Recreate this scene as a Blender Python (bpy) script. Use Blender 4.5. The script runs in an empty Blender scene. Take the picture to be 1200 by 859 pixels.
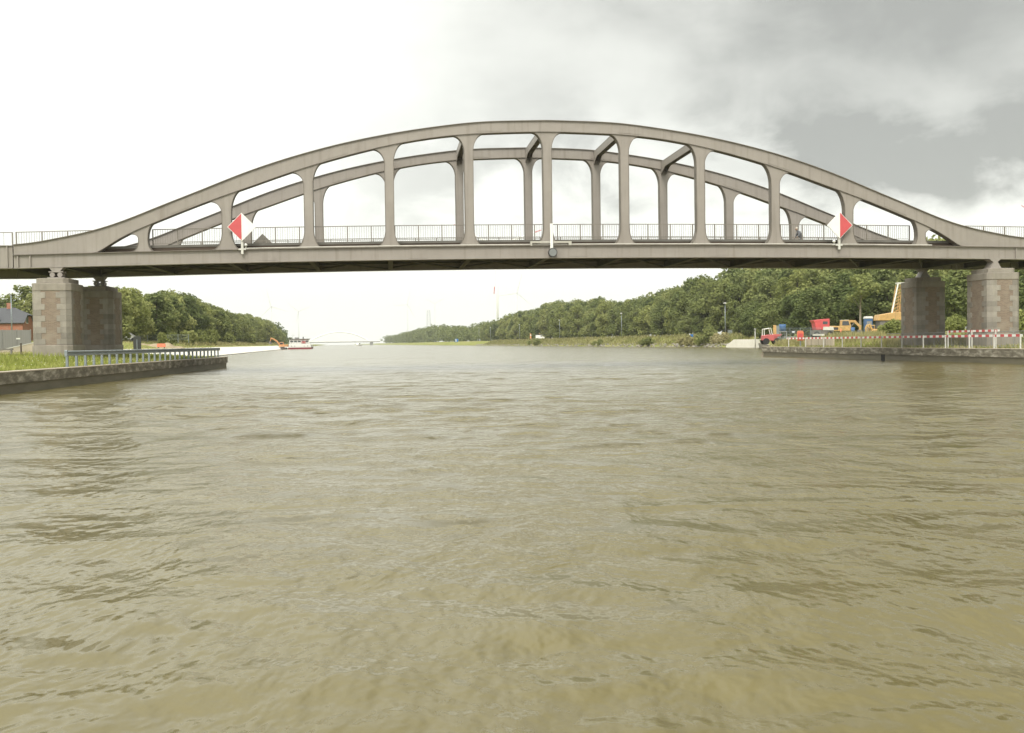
import bpy, math, random
import numpy as np
from mathutils import Matrix, Vector

rnd = random.Random(7)
scene = bpy.context.scene
COL = scene.collection

# ------------------------------------------------------------------ camera model
F = 1250.0                      # focal length in pixels of the 1200 px wide photograph
ROLL = math.radians(0.75)
PITCH = math.atan(28.5 / F)
CAMH = 1.7
CP, SP = math.cos(PITCH), math.sin(PITCH)
CR, SR = math.cos(ROLL), math.sin(ROLL)


def ray(px, py):
    xr, yr = px - 600.0, 429.5 - py
    a, b = (xr * CR + yr * SR) / F, (-xr * SR + yr * CR) / F
    return a, CP + b * SP, b * CP - SP


def at(px, py, dist):
    """world point on the sight line through a photo pixel, at forward distance dist"""
    a, b, c = ray(px, py)
    t = dist / b
    return Vector((a * t, dist, CAMH + c * t))


def on_water(px, py):
    a, b, c = ray(px, py)
    t = -CAMH / c
    return a * t, b * t


def interp(x, xs, ys):
    return float(np.interp(x, xs, ys))


def smooth(x, a, b):
    t = min(1.0, max(0.0, (x - a) / (b - a)))
    return t * t * (3 - 2 * t)


# ------------------------------------------------------------------ objects
def tag(o, label=None, cat=None, group=None, kind=None):
    if label: o['label'] = label
    if cat: o['category'] = cat
    if group: o['group'] = group
    if kind: o['kind'] = kind
    return o


def thing(name, label, cat, loc=(0, 0, 0), rz=0.0, group=None, scale=1.0):
    o = bpy.data.objects.new(name, None)
    COL.objects.link(o)
    o.empty_display_size = 0.2
    o.location = loc
    o.rotation_euler = (0, 0, rz)
    o.scale = (scale, scale, scale)
    return tag(o, label, cat, group)


class MB:
    """collects boxes, prisms, tubes and builds them as one mesh object"""
    def __init__(self):
        self.v, self.f = [], []

    def add(self, vs, fs):
        n = len(self.v)
        self.v.extend([tuple(p) for p in vs])
        self.f.extend([tuple(i + n for i in q) for q in fs])
        return self

    def box(self, c, s, rz=0.0, rx=0.0, ry=0.0):
        m = Matrix.Translation(c) @ Matrix.Rotation(rz, 4, 'Z') @ Matrix.Rotation(ry, 4, 'Y') @ Matrix.Rotation(rx, 4, 'X')
        hx, hy, hz = s[0] / 2, s[1] / 2, s[2] / 2
        vs = [m @ Vector(p) for p in ((-hx, -hy, -hz), (hx, -hy, -hz), (hx, hy, -hz), (-hx, hy, -hz),
                                      (-hx, -hy, hz), (hx, -hy, hz), (hx, hy, hz), (-hx, hy, hz))]
        return self.add(vs, [(0, 3, 2, 1), (4, 5, 6, 7), (0, 1, 5, 4), (1, 2, 6, 5), (2, 3, 7, 6), (3, 0, 4, 7)])

    def span(self, x0, x1, y0, y1, z0, z1):
        return self.box(((x0 + x1) / 2, (y0 + y1) / 2, (z0 + z1) / 2), (abs(x1 - x0), abs(y1 - y0), abs(z1 - z0)))

    def prism(self, pts, y0, y1):
        """polygon in x,z extruded along y"""
        n = len(pts)
        vs = [(p[0], y0, p[1]) for p in pts] + [(p[0], y1, p[1]) for p in pts]
        fs = [tuple(range(n)), tuple(range(2 * n - 1, n - 1, -1))]
        fs += [(i, i + n, (i + 1) % n + n, (i + 1) % n) for i in range(n)]
        return self.add(vs, fs)

    def prism_z(self, pts, z0, z1, top_scale=1.0):
        n = len(pts)
        cx = sum(p[0] for p in pts) / n
        cy = sum(p[1] for p in pts) / n
        vs = [(p[0], p[1], z0) for p in pts] + [(cx + (p[0] - cx) * top_scale, cy + (p[1] - cy) * top_scale, z1) for p in pts]
        fs = [tuple(range(n - 1, -1, -1)), tuple(range(n, 2 * n))]
        fs += [(i, (i + 1) % n, (i + 1) % n + n, i + n) for i in range(n)]
        return self.add(vs, fs)

    def strip(self, top, bot, y0, y1):
        """band between two polylines of equal length in x,z, extruded along y, as quads"""
        n = len(top)
        vs = []
        for (a, b) in zip(top, bot):
            vs += [(a[0], y0, a[1]), (b[0], y0, b[1]), (b[0], y1, b[1]), (a[0], y1, a[1])]
        fs = [(0, 1, 2, 3), (4 * n - 1, 4 * n - 2, 4 * n - 3, 4 * n - 4)]
        for i in range(n - 1):
            for k in range(4):
                a, b = 4 * i + k, 4 * i + (k + 1) % 4
                fs.append((a, a + 4, b + 4, b))
        return self.add(vs, fs)

    def ribbon(self, pts, y0, y1, th):
        """plate of thickness th that follows a polyline in x,z"""
        up = []
        for i, p in enumerate(pts):
            a, b = pts[max(0, i - 1)], pts[min(len(pts) - 1, i + 1)]
            dx, dz = b[0] - a[0], b[1] - a[1]
            l = math.hypot(dx, dz) or 1
            up.append((p[0] - dz / l * th, p[1] + dx / l * th))
        return self.strip(up, pts, y0, y1)

    def tube(self, pts, r, n=8, r1=None):
        pts = [Vector(p) for p in pts]
        base = len(self.v)
        for i, p in enumerate(pts):
            d = (pts[min(i + 1, len(pts) - 1)] - pts[max(0, i - 1)]).normalized()
            u = d.cross(Vector((0, 0, 1)))
            if u.length < 1e-3: u = Vector((1, 0, 0))
            u.normalize()
            w = d.cross(u)
            rr = r if r1 is None else r + (r1 - r) * i / max(1, len(pts) - 1)
            for k in range(n):
                a = 2 * math.pi * k / n
                self.v.append(tuple(p + (u * math.cos(a) + w * math.sin(a)) * rr))
        m = len(pts)
        for i in range(m - 1):
            for k in range(n):
                a, b = base + i * n + k, base + i * n + (k + 1) % n
                self.f.append((a, b, b + n, a + n))
        self.f.append(tuple(base + k for k in range(n - 1, -1, -1)))
        self.f.append(tuple(base + (m - 1) * n + k for k in range(n)))
        return self

    def cyl(self, c, r, h, n=16, axis='Z', r1=None):
        a = {'X': (1, 0, 0), 'Y': (0, 1, 0), 'Z': (0, 0, 1)}[axis]
        c, a = Vector(c), Vector(a)
        return self.tube([c - a * h / 2, c + a * h / 2], r, n, r1)

    def ball(self, c, r, n=10, m=6):
        c = Vector(c)
        r = r if isinstance(r, (tuple, list)) else (r, r, r)
        vs = [c + Vector((0, 0, -r[2]))]
        for j in range(1, m):
            t = -math.pi / 2 + math.pi * j / m
            for k in range(n):
                a = 2 * math.pi * k / n
                vs.append(c + Vector((math.cos(t) * math.cos(a) * r[0], math.cos(t) * math.sin(a) * r[1], math.sin(t) * r[2])))
        vs.append(c + Vector((0, 0, r[2])))
        fs = [(0, 1 + (k + 1) % n, 1 + k) for k in range(n)]
        for j in range(m - 2):
            for k in range(n):
                a, b = 1 + j * n + k, 1 + j * n + (k + 1) % n
                fs.append((a, b, b + n, a + n))
        top = len(vs) - 1
        fs += [(top, 1 + (m - 2) * n + k, 1 + (m - 2) * n + (k + 1) % n) for k in range(n)]
        return self.add(vs, fs)

    def build(self, name, mat, parent=None, smooth_faces=False, bevel=0.0):
        me = bpy.data.meshes.new(name)
        me.from_pydata(self.v, [], self.f)
        me.validate()
        return link(name, me, mat, parent, smooth_faces, bevel)


def link(name, me, mat, parent=None, smooth_faces=False, bevel=0.0):
    import bmesh
    bm = bmesh.new()
    bm.from_mesh(me)
    if len(bm.faces) < 20000:
        bmesh.ops.recalc_face_normals(bm, faces=bm.faces)
    bm.to_mesh(me)
    bm.free()
    if smooth_faces:
        me.polygons.foreach_set('use_smooth', [True] * len(me.polygons))
    if mat: me.materials.append(mat)
    o = bpy.data.objects.new(name, me)
    COL.objects.link(o)
    if parent: o.parent = parent
    if bevel:
        b = o.modifiers.new('bevel', 'BEVEL')
        b.width = bevel
        b.segments = 2
        b.limit_method = 'ANGLE'
    return o


def raw_mesh(name, verts, faces, mat, parent=None):
    """numpy quads, no normal fixing"""
    me = bpy.data.meshes.new(name)
    nv, nf, k = len(verts), len(faces), faces.shape[1]
    me.vertices.add(nv)
    me.vertices.foreach_set('co', np.asarray(verts, dtype=np.float32).ravel())
    me.loops.add(nf * k)
    me.loops.foreach_set('vertex_index', np.asarray(faces, dtype=np.int32).ravel())
    me.polygons.add(nf)
    me.polygons.foreach_set('loop_start', np.arange(0, nf * k, k, dtype=np.int32))
    me.polygons.foreach_set('loop_total', np.full(nf, k, dtype=np.int32))
    me.update(calc_edges=True)
    if mat: me.materials.append(mat)
    if name is None: return me
    o = bpy.data.objects.new(name, me)
    COL.objects.link(o)
    if parent: o.parent = parent
    return o


def copy_tree(o, parent=None):
    c = o.copy()
    COL.objects.link(c)
    if parent: c.parent = parent
    for ch in list(o.children): copy_tree(ch, c)
    return c


# ------------------------------------------------------------------ materials
def mat(name, color, rough=0.7, var=0.0, scale=3.0, metal=0.0, color2=None, bump=0.0, bump_scale=40.0,
        streaks=0.0, stretch=(1, 1, 1), spec=0.5, detail=6.0, coords='Object', grime=None, contrast=0.35):
    m = bpy.data.materials.new(name)
    m.use_nodes = True
    nt = m.node_tree
    b = nt.nodes['Principled BSDF']
    b.inputs['Roughness'].default_value = rough
    b.inputs['Metallic'].default_value = metal
    b.inputs['Specular IOR Level'].default_value = spec
    N, L = nt.nodes.new, nt.links.new
    tc = N('ShaderNodeTexCoord')
    mp = N('ShaderNodeMapping')
    mp.inputs['Scale'].default_value = stretch
    L(tc.outputs[coords], mp.inputs['Vector'])
    c2 = color2 or tuple(c * (1 - var) for c in color)
    nz = N('ShaderNodeTexNoise')
    nz.inputs['Scale'].default_value = scale
    nz.inputs['Detail'].default_value = detail
    nz.inputs['Roughness'].default_value = 0.65
    L(mp.outputs[0], nz.inputs['Vector'])
    rp = N('ShaderNodeValToRGB')
    rp.color_ramp.elements[0].position = 0.5 - contrast / 2
    rp.color_ramp.elements[1].position = 0.5 + contrast / 2
    rp.color_ramp.elements[0].color = (*c2, 1)
    rp.color_ramp.elements[1].color = (*color, 1)
    L(nz.outputs['Fac'], rp.inputs['Fac'])
    out = rp.outputs['Color']
    if streaks:
        m2 = N('ShaderNodeMapping')
        m2.inputs['Scale'].default_value = (2.2, 2.2, 0.16)
        L(tc.outputs[coords], m2.inputs['Vector'])
        n2 = N('ShaderNodeTexNoise')
        n2.inputs['Scale'].default_value = 1.6
        n2.inputs['Detail'].default_value = 7
        L(m2.outputs[0], n2.inputs['Vector'])
        r2 = N('ShaderNodeValToRGB')
        r2.color_ramp.elements[0].position = 0.52
        r2.color_ramp.elements[1].position = 0.72
        r2.color_ramp.elements[0].color = (0, 0, 0, 1)
        r2.color_ramp.elements[1].color = (streaks,) * 3 + (1,)
        L(n2.outputs['Fac'], r2.inputs['Fac'])
        mx = N('ShaderNodeMix')
        mx.data_type = 'RGBA'
        L(r2.outputs['Color'], mx.inputs['Factor'])
        L(out, mx.inputs['A'])
        g = grime or tuple(c * 0.35 for c in color)
        mx.inputs['B'].default_value = (*g, 1)
        out = mx.outputs['Result']
    L(out, b.inputs['Base Color'])
    if bump:
        n3 = N('ShaderNodeTexNoise')
        n3.inputs['Scale'].default_value = bump_scale
        n3.inputs['Detail'].default_value = 5
        L(mp.outputs[0], n3.inputs['Vector'])
        bp = N('ShaderNodeBump')
        bp.inputs['Strength'].default_value = bump
        bp.inputs['Distance'].default_value = 0.03
        L(n3.outputs['Fac'], bp.inputs['Height'])
        L(bp.outputs[0], b.inputs['Normal'])
    return m


def vary_islands(m, lo, hi):
    nt = m.node_tree
    N, L = nt.nodes.new, nt.links.new
    b = nt.nodes['Principled BSDF']
    src = b.inputs['Base Color'].links[0].from_socket
    g = N('ShaderNodeNewGeometry')
    r = N('ShaderNodeMapRange')
    r.inputs['To Min'].default_value = lo; r.inputs['To Max'].default_value = hi
    L(g.outputs['Random Per Island'], r.inputs['Value'])
    mx = N('ShaderNodeMix'); mx.data_type = 'RGBA'; mx.blend_type = 'MULTIPLY'
    mx.inputs['Factor'].default_value = 1.0
    L(src, mx.inputs['A']); L(r.outputs[0], mx.inputs['B'])
    L(mx.outputs['Result'], b.inputs['Base Color'])


def leaf_mat(name, c1, c2, c3, scale=0.35, trans=0.3):
    m = bpy.data.materials.new(name)
    m.use_nodes = True
    nt = m.node_tree
    N, L = nt.nodes.new, nt.links.new
    for n in list(nt.nodes): nt.nodes.remove(n)
    out = N('ShaderNodeOutputMaterial')
    tc = N('ShaderNodeTexCoord')
    oi = N('ShaderNodeObjectInfo')
    geo = N('ShaderNodeNewGeometry')
    nz = N('ShaderNodeTexNoise')
    nz.inputs['Scale'].default_value = scale
    nz.inputs['Detail'].default_value = 4
    L(geo.outputs['Position'], nz.inputs['Vector'])
    a = N('ShaderNodeMath'); a.operation = 'MULTIPLY_ADD'
    L(oi.outputs['Random'], a.inputs[0]); a.inputs[1].default_value = 0.55; a.inputs[2].default_value = -0.28
    s = N('ShaderNodeMath'); s.operation = 'ADD'
    L(nz.outputs['Fac'], s.inputs[0]); L(a.outputs[0], s.inputs[1])
    # each leaf clump its own tone
    r = N('ShaderNodeMath'); r.operation = 'MULTIPLY_ADD'
    L(geo.outputs['Random Per Island'], r.inputs[0]); r.inputs[1].default_value = 0.3
    L(s.outputs[0], r.inputs[2])
    rp = N('ShaderNodeValToRGB')
    e = rp.color_ramp.elements
    e[0].position, e[1].position = 0.3, 1.0
    e[0].color, e[1].color = (*c1, 1), (*c3, 1)
    k = e.new(0.65); k.color = (*c2, 1)
    L(r.outputs[0], rp.inputs['Fac'])
    d = N('ShaderNodeBsdfDiffuse')
    t = N('ShaderNodeBsdfTranslucent')
    L(rp.outputs['Color'], d.inputs['Color']); L(rp.outputs['Color'], t.inputs['Color'])
    mx = N('ShaderNodeMixShader'); mx.inputs[0].default_value = trans
    L(d.outputs[0], mx.inputs[1]); L(t.outputs[0], mx.inputs[2])
    L(mx.outputs[0], out.inputs['Surface'])
    return m


def brick_mat(name, c1, c2, mortar, bw=0.22, bh=0.065, patches=None):
    m = bpy.data.materials.new(name)
    m.use_nodes = True
    nt = m.node_tree
    N, L = nt.nodes.new, nt.links.new
    b = nt.nodes['Principled BSDF']
    b.inputs['Roughness'].default_value = 0.9
    tc = N('ShaderNodeTexCoord')
    sx = N('ShaderNodeSeparateXYZ')
    L(tc.outputs['Object'], sx.inputs[0])
    ad = N('ShaderNodeMath'); ad.operation = 'ADD'
    L(sx.outputs['X'], ad.inputs[0]); L(sx.outputs['Y'], ad.inputs[1])
    cb = N('ShaderNodeCombineXYZ')
    L(ad.outputs[0], cb.inputs['X']); L(sx.outputs['Z'], cb.inputs['Y'])
    br = N('ShaderNodeTexBrick')
    br.inputs['Scale'].default_value = 1.0
    br.inputs['Brick Width'].default_value = bw
    br.inputs['Row Height'].default_value = bh
    br.inputs['Mortar Size'].default_value = 0.008
    br.inputs['Color1'].default_value = (*c1, 1)
    br.inputs['Color2'].default_value = (*c2, 1)
    br.inputs['Mortar'].default_value = (*mortar, 1)
    L(cb.outputs[0], br.inputs['Vector'])
    nz = N('ShaderNodeTexNoise'); nz.inputs['Scale'].default_value = 1.7; nz.inputs['Detail'].default_value = 7
    L(tc.outputs['Object'], nz.inputs['Vector'])
    rp = N('ShaderNodeValToRGB')
    rp.color_ramp.elements[0].position = 0.45; rp.color_ramp.elements[1].position = 0.72
    rp.color_ramp.elements[0].color = (0, 0, 0, 1); rp.color_ramp.elements[1].color = (0.6, 0.6, 0.6, 1)
    L(nz.outputs['Fac'], rp.inputs['Fac'])
    mx = N('ShaderNodeMix'); mx.data_type = 'RGBA'
    L(rp.outputs['Color'], mx.inputs['Factor']); L(br.outputs['Color'], mx.inputs['A'])
    mx.inputs['B'].default_value = (*(patches or mortar), 1)
    L(mx.outputs['Result'], b.inputs['Base Color'])
    return m


M = {}
M['steel'] = mat('bridge_paint', (0.305, 0.275, 0.243), 0.55, color2=(0.250, 0.223, 0.197), scale=0.7, streaks=0.34,
                 grime=(0.14, 0.115, 0.09), bump=0.08, bump_scale=12, contrast=0.5)
M['steel_shade'] = mat('shaded_flange_paint', (0.19, 0.165, 0.135), 0.6, var=0.35, scale=2.0)  # bridge paint darkened: shade on the flange edges put into the colour
M['under'] = mat('underside_shade_paint', (0.125, 0.12, 0.10), 0.75, var=0.35, scale=1.0)  # darker copy of the bridge paint, carrying the shade below the deck
M['deck_edge'] = mat('weathered_timber_edge', (0.085, 0.06, 0.042), 0.85, var=0.5, scale=1.5, stretch=(0.4, 1, 4))
M['kerb'] = mat('kerb_beam_paint', (0.15, 0.14, 0.12), 0.7, var=0.3, scale=1.0)
M['asphalt'] = mat('asphalt', (0.055, 0.054, 0.05), 0.9, var=0.3, scale=6)
M['rail'] = mat('railing_paint', (0.24, 0.215, 0.18), 0.6, var=0.2, scale=5)
M['conduit'] = mat('conduit_plastic', (0.50, 0.48, 0.42), 0.6, var=0.2, scale=2)
M['white'] = mat('white_paint', (0.80, 0.80, 0.76), 0.5, var=0.10, scale=2, streaks=0.10, grime=(0.45, 0.42, 0.36))
M['white_dull'] = mat('weathered_white_paint', (0.62, 0.61, 0.56), 0.6, var=0.2, scale=2)
M['red'] = mat('red_paint', (0.56, 0.085, 0.09), 0.55, var=0.15, scale=2)
M['red_faded'] = mat('faded_red_paint', (0.52, 0.12, 0.12), 0.6, var=0.25, scale=2)
M['grey_back'] = mat('sign_back_metal', (0.18, 0.165, 0.14), 0.6, var=0.12, scale=2)
M['galv'] = mat('galvanised_steel', (0.27, 0.305, 0.315), 0.45, var=0.25, scale=4, metal=0.35)
M['galv_dark'] = mat('dull_galvanised_steel', (0.30, 0.30, 0.29), 0.6, var=0.25, scale=4)
M['concrete'] = mat('pier_concrete', (0.315, 0.285, 0.240), 0.9, color2=(0.225, 0.20, 0.165), scale=1.6, streaks=0.35,
                    grime=(0.13, 0.115, 0.095), bump=0.35, bump_scale=25, contrast=0.5)
M['quoin'] = mat('quoin_concrete', (0.335, 0.31, 0.265), 0.9, color2=(0.245, 0.22, 0.185), scale=1.9, streaks=0.3,
                 grime=(0.14, 0.125, 0.10), bump=0.3, bump_scale=25, contrast=0.5)
vary_islands(M['quoin'], 0.72, 1.12)
M['brick'] = brick_mat('pier_brick', (0.235, 0.178, 0.132), (0.175, 0.130, 0.096), (0.25, 0.21, 0.165), patches=(0.29, 0.25, 0.195))
M['wall_top'] = mat('stained_quay_concrete', (0.44, 0.41, 0.34), 0.95, color2=(0.185, 0.165, 0.125), scale=2.4, bump=0.8, bump_scale=7,
                    contrast=0.16, detail=12, stretch=(0.55, 0.55, 1.6))
M['wall_top'].node_tree.nodes['Color Ramp'].color_ramp.elements[0].position = 0.50
M['wall_top'].node_tree.nodes['Color Ramp'].color_ramp.elements[1].position = 0.68
k_ = M['wall_top'].node_tree.nodes['Color Ramp'].color_ramp.elements.new(0.36); k_.color = (0.110, 0.096, 0.070, 1)
M['wall_low'] = mat('lower_quay_concrete', (0.185, 0.165, 0.115), 0.6, color2=(0.125, 0.110, 0.072), scale=1.2, stretch=(0.5, 0.5, 3))  # darker concrete for the band below the coping and the toe beam
M['joint'] = mat('recess_shade', (0.02, 0.02, 0.018), 0.9)  # near-black colour for the shade inside the ladder slot
M['white_concrete'] = mat('new_pale_concrete', (0.84, 0.81, 0.73), 0.85, color2=(0.74, 0.70, 0.61), scale=0.6, streaks=0.15)
M['beige'] = mat('beige_concrete', (0.52, 0.45, 0.35), 0.9, var=0.22, scale=0.8, streaks=0.15)
M['ground'] = None
M['sand'] = mat('sandy_soil', (0.36, 0.28, 0.18), 0.95, color2=(0.25, 0.20, 0.12), scale=0.7, bump=0.5, bump_scale=6)
M['stones'] = mat('riprap_stone', (0.30, 0.275, 0.235), 0.95, color2=(0.17, 0.155, 0.13), scale=0.9, bump=0.4, bump_scale=6)
M['bark'] = mat('bark', (0.115, 0.092, 0.068), 0.95, color2=(0.055, 0.045, 0.035), scale=2.5, stretch=(1, 1, 0.2), bump=0.4, bump_scale=9)
M['pale_bark'] = mat('pale_bark', (0.33, 0.29, 0.23), 0.9, color2=(0.20, 0.17, 0.13), scale=1.5, stretch=(1, 1, 0.3))
M['leaf'] = leaf_mat('deciduous_leaves', (0.135, 0.160, 0.056), (0.215, 0.240, 0.086), (0.305, 0.318, 0.128))
M['leaf_dark'] = leaf_mat('dark_leaves', (0.098, 0.126, 0.048), (0.165, 0.196, 0.074), (0.245, 0.270, 0.108))
M['leaf_light'] = leaf_mat('light_leaves', (0.18, 0.205, 0.068), (0.255, 0.28, 0.096), (0.35, 0.36, 0.14))
M['weeds'] = leaf_mat('dry_weeds', (0.22, 0.215, 0.09), (0.34, 0.31, 0.15), (0.46, 0.41, 0.24), scale=0.25, trans=0.2)
M['grass'] = leaf_mat('fresh_grass', (0.19, 0.235, 0.050), (0.30, 0.335, 0.085), (0.42, 0.42, 0.16), scale=0.5, trans=0.3)
M['petal'] = mat('white_petals', (0.75, 0.74, 0.66), 0.8)
M['house_brick'] = brick_mat('house_brick', (0.40, 0.135, 0.075), (0.33, 0.105, 0.06), (0.33, 0.22, 0.16))
M['slate'] = mat('slate_tiles', (0.075, 0.078, 0.085), 0.7, var=0.3, scale=3, stretch=(1, 1, 4))
M['glass'] = mat('window_glass', (0.05, 0.055, 0.06), 0.1)
M['screen'] = mat('grey_screen_sheet', (0.27, 0.265, 0.255), 0.85, var=0.18, scale=1.2, stretch=(6, 1, 0.3))
M['yellow'] = mat('machine_yellow', (0.60, 0.375, 0.14), 0.6, color2=(0.40, 0.25, 0.10), scale=1.8, streaks=0.4, grime=(0.2, 0.15, 0.09))
M['orange'] = mat('machine_orange', (0.64, 0.31, 0.13), 0.55, color2=(0.5, 0.23, 0.09), scale=1.2)
M['signal_orange'] = mat('signal_orange', (0.62, 0.17, 0.09), 0.6)
M['dark_metal'] = mat('dark_machine_metal', (0.055, 0.052, 0.05), 0.6, var=0.3, scale=3)
M['mid_metal'] = mat('worn_machine_metal', (0.19, 0.175, 0.16), 0.55, var=0.35, scale=3)
M['blue'] = mat('blue_plastic', (0.06, 0.14, 0.30), 0.6, var=0.3, scale=3)
M['rubber'] = mat('rubber', (0.025, 0.025, 0.025), 0.8)
M['hull_red'] = mat('hull_red', (0.25, 0.035, 0.045), 0.6, var=0.2, scale=0.7)
M['lamp_glass'] = mat('lamp_lens_grey', (0.20, 0.21, 0.205), 0.25, var=0.15, scale=2)
M['skin'] = mat('skin', (0.48, 0.30, 0.22), 0.6)
M['hair'] = mat('grey_hair', (0.50, 0.46, 0.38), 0.8)
M['jacket'] = mat('grey_blue_jacket', (0.125, 0.135, 0.155), 0.85, var=0.2, scale=8)
M['trousers'] = mat('dark_trousers', (0.075, 0.08, 0.09), 0.85)
M['turbine'] = mat('turbine_white', (0.85, 0.85, 0.83), 0.5)
M['far_turbine'] = mat('distant_turbine_grey', (0.60, 0.60, 0.585), 0.5)
M['far_steel'] = mat('far_bridge_white_steel', (0.93, 0.93, 0.91), 0.5)
M['far_grey'] = mat('far_bridge_grey', (0.30, 0.30, 0.29), 0.7)
M['sign_blue'] = mat('sign_blue', (0.03, 0.16, 0.45), 0.5)
M['black'] = mat('black_board', (0.030, 0.032, 0.03), 0.6)


def ground_mat():
    m = bpy.data.materials.new('bank_ground')
    m.use_nodes = True
    nt = m.node_tree
    N, L = nt.nodes.new, nt.links.new
    b = nt.nodes['Principled BSDF']
    b.inputs['Roughness'].default_value = 1.0
    b.inputs['Specular IOR Level'].default_value = 0.1
    g = N('ShaderNodeNewGeometry')
    n1 = N('ShaderNodeTexNoise'); n1.inputs['Scale'].default_value = 0.11; n1.inputs['Detail'].default_value = 7
    n2 = N('ShaderNodeTexNoise'); n2.inputs['Scale'].default_value = 1.4; n2.inputs['Detail'].default_value = 8
    L(g.outputs['Position'], n1.inputs['Vector']); L(g.outputs['Position'], n2.inputs['Vector'])
    r1 = N('ShaderNodeValToRGB')
    e = r1.color_ramp.elements
    e[0].position, e[0].color = 0.35, (0.19, 0.22, 0.052, 1)
    e[1].position, e[1].color = 0.70, (0.33, 0.29, 0.14, 1)
    k = e.new(0.52); k.color = (0.24, 0.25, 0.070, 1)
    L(n1.outputs['Fac'], r1.inputs['Fac'])
    mx = N('ShaderNodeMix'); mx.data_type = 'RGBA'; mx.blend_type = 'MULTIPLY'
    mx.inputs['Factor'].default_value = 0.7
    r2 = N('ShaderNodeValToRGB')
    r2.color_ramp.elements[0].position, r2.color_ramp.elements[0].color = 0.3, (0.5, 0.5, 0.5, 1)
    r2.color_ramp.elements[1].position, r2.color_ramp.elements[1].color = 0.7, (1.2, 1.2, 1.2, 1)
    L(n2.outputs['Fac'], r2.inputs['Fac'])
    L(r1.outputs['Color'], mx.inputs['A']); L(r2.outputs['Color'], mx.inputs['B'])
    L(mx.outputs['Result'], b.inputs['Base Color'])
    bp = N('ShaderNodeBump'); bp.inputs['Strength'].default_value = 0.8; bp.inputs['Distance'].default_value = 0.15
    L(n2.outputs['Fac'], bp.inputs['Height']); L(bp.outputs[0], b.inputs['Normal'])
    return m


def water_mat():
    m = bpy.data.materials.new('murky_canal_water')
    m.use_nodes = True
    nt = m.node_tree
    N, L = nt.nodes.new, nt.links.new
    b = nt.nodes['Principled BSDF']
    b.inputs['IOR'].default_value = 1.33
    b.inputs['Roughness'].default_value = 0.155
    g = N('ShaderNodeNewGeometry')

    def noise(sx, sy, rot, detail=4, rough=0.55, dist=0.4):
        mp = N('ShaderNodeMapping')
        mp.inputs['Scale'].default_value = (sx, sy, 1)
        mp.inputs['Rotation'].default_value = (0, 0, rot)
        L(g.outputs['Position'], mp.inputs['Vector'])
        n = N('ShaderNodeTexNoise')
        n.inputs['Scale'].default_value = 1.0
        n.inputs['Detail'].default_value = detail
        n.inputs['Roughness'].default_value = rough
        n.inputs['Distortion'].default_value = dist
        L(mp.outputs[0], n.inputs['Vector'])
        return n

    # silt: broad drifting patches of the brown-green water itself
    n0 = noise(0.05, 0.12, 0.2, 5)
    rp = N('ShaderNodeValToRGB')
    rp.color_ramp.elements[0].position, rp.color_ramp.elements[0].color = 0.35, (0.122, 0.101, 0.035, 1)
    rp.color_ramp.elements[1].position, rp.color_ramp.elements[1].color = 0.65, (0.143, 0.121, 0.051, 1)
    L(n0.outputs['Fac'], rp.inputs['Fac'])
    L(rp.outputs['Color'], b.inputs['Base Color'])
    fine = noise(3.6, 2.4, 0.5, 3, 0.55, 0.1)
    mid = noise(1.15, 0.62, 0.45, 4, 0.58, 0.15)
    broad = noise(0.07, 0.22, 0.1, 4, 0.6, 0.3)
    # gusts: patches where the small ripples are stronger
    gust = N('ShaderNodeMapRange')
    gust.inputs['From Min'].default_value = 0.35; gust.inputs['From Max'].default_value = 0.65
    gust.inputs['To Min'].default_value = 0.35; gust.inputs['To Max'].default_value = 1.0
    L(broad.outputs['Fac'], gust.inputs['Value'])
    b1 = N('ShaderNodeBump'); b1.inputs['Distance'].default_value = 0.034
    L(gust.outputs[0], b1.inputs['Strength'])
    L(fine.outputs['Fac'], b1.inputs['Height'])
    b2 = N('ShaderNodeBump'); b2.inputs['Strength'].default_value = 1.0; b2.inputs['Distance'].default_value = 0.17
    L(mid.outputs['Fac'], b2.inputs['Height']); L(b1.outputs[0], b2.inputs['Normal'])
    b3 = N('ShaderNodeBump'); b3.inputs['Strength'].default_value = 1.0; b3.inputs['Distance'].default_value = 0.40
    L(broad.outputs['Fac'], b3.inputs['Height']); L(b2.outputs[0], b3.inputs['Normal'])
    L(b3.outputs[0], b.inputs['Normal'])
    return m


M['ground'] = ground_mat()
M['water'] = water_mat()

# ------------------------------------------------------------------ world and sun
SUN_EL, SUN_AZ = math.radians(48), math.radians(186)    # azimuth clockwise from +Y: behind and left of the camera


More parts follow.
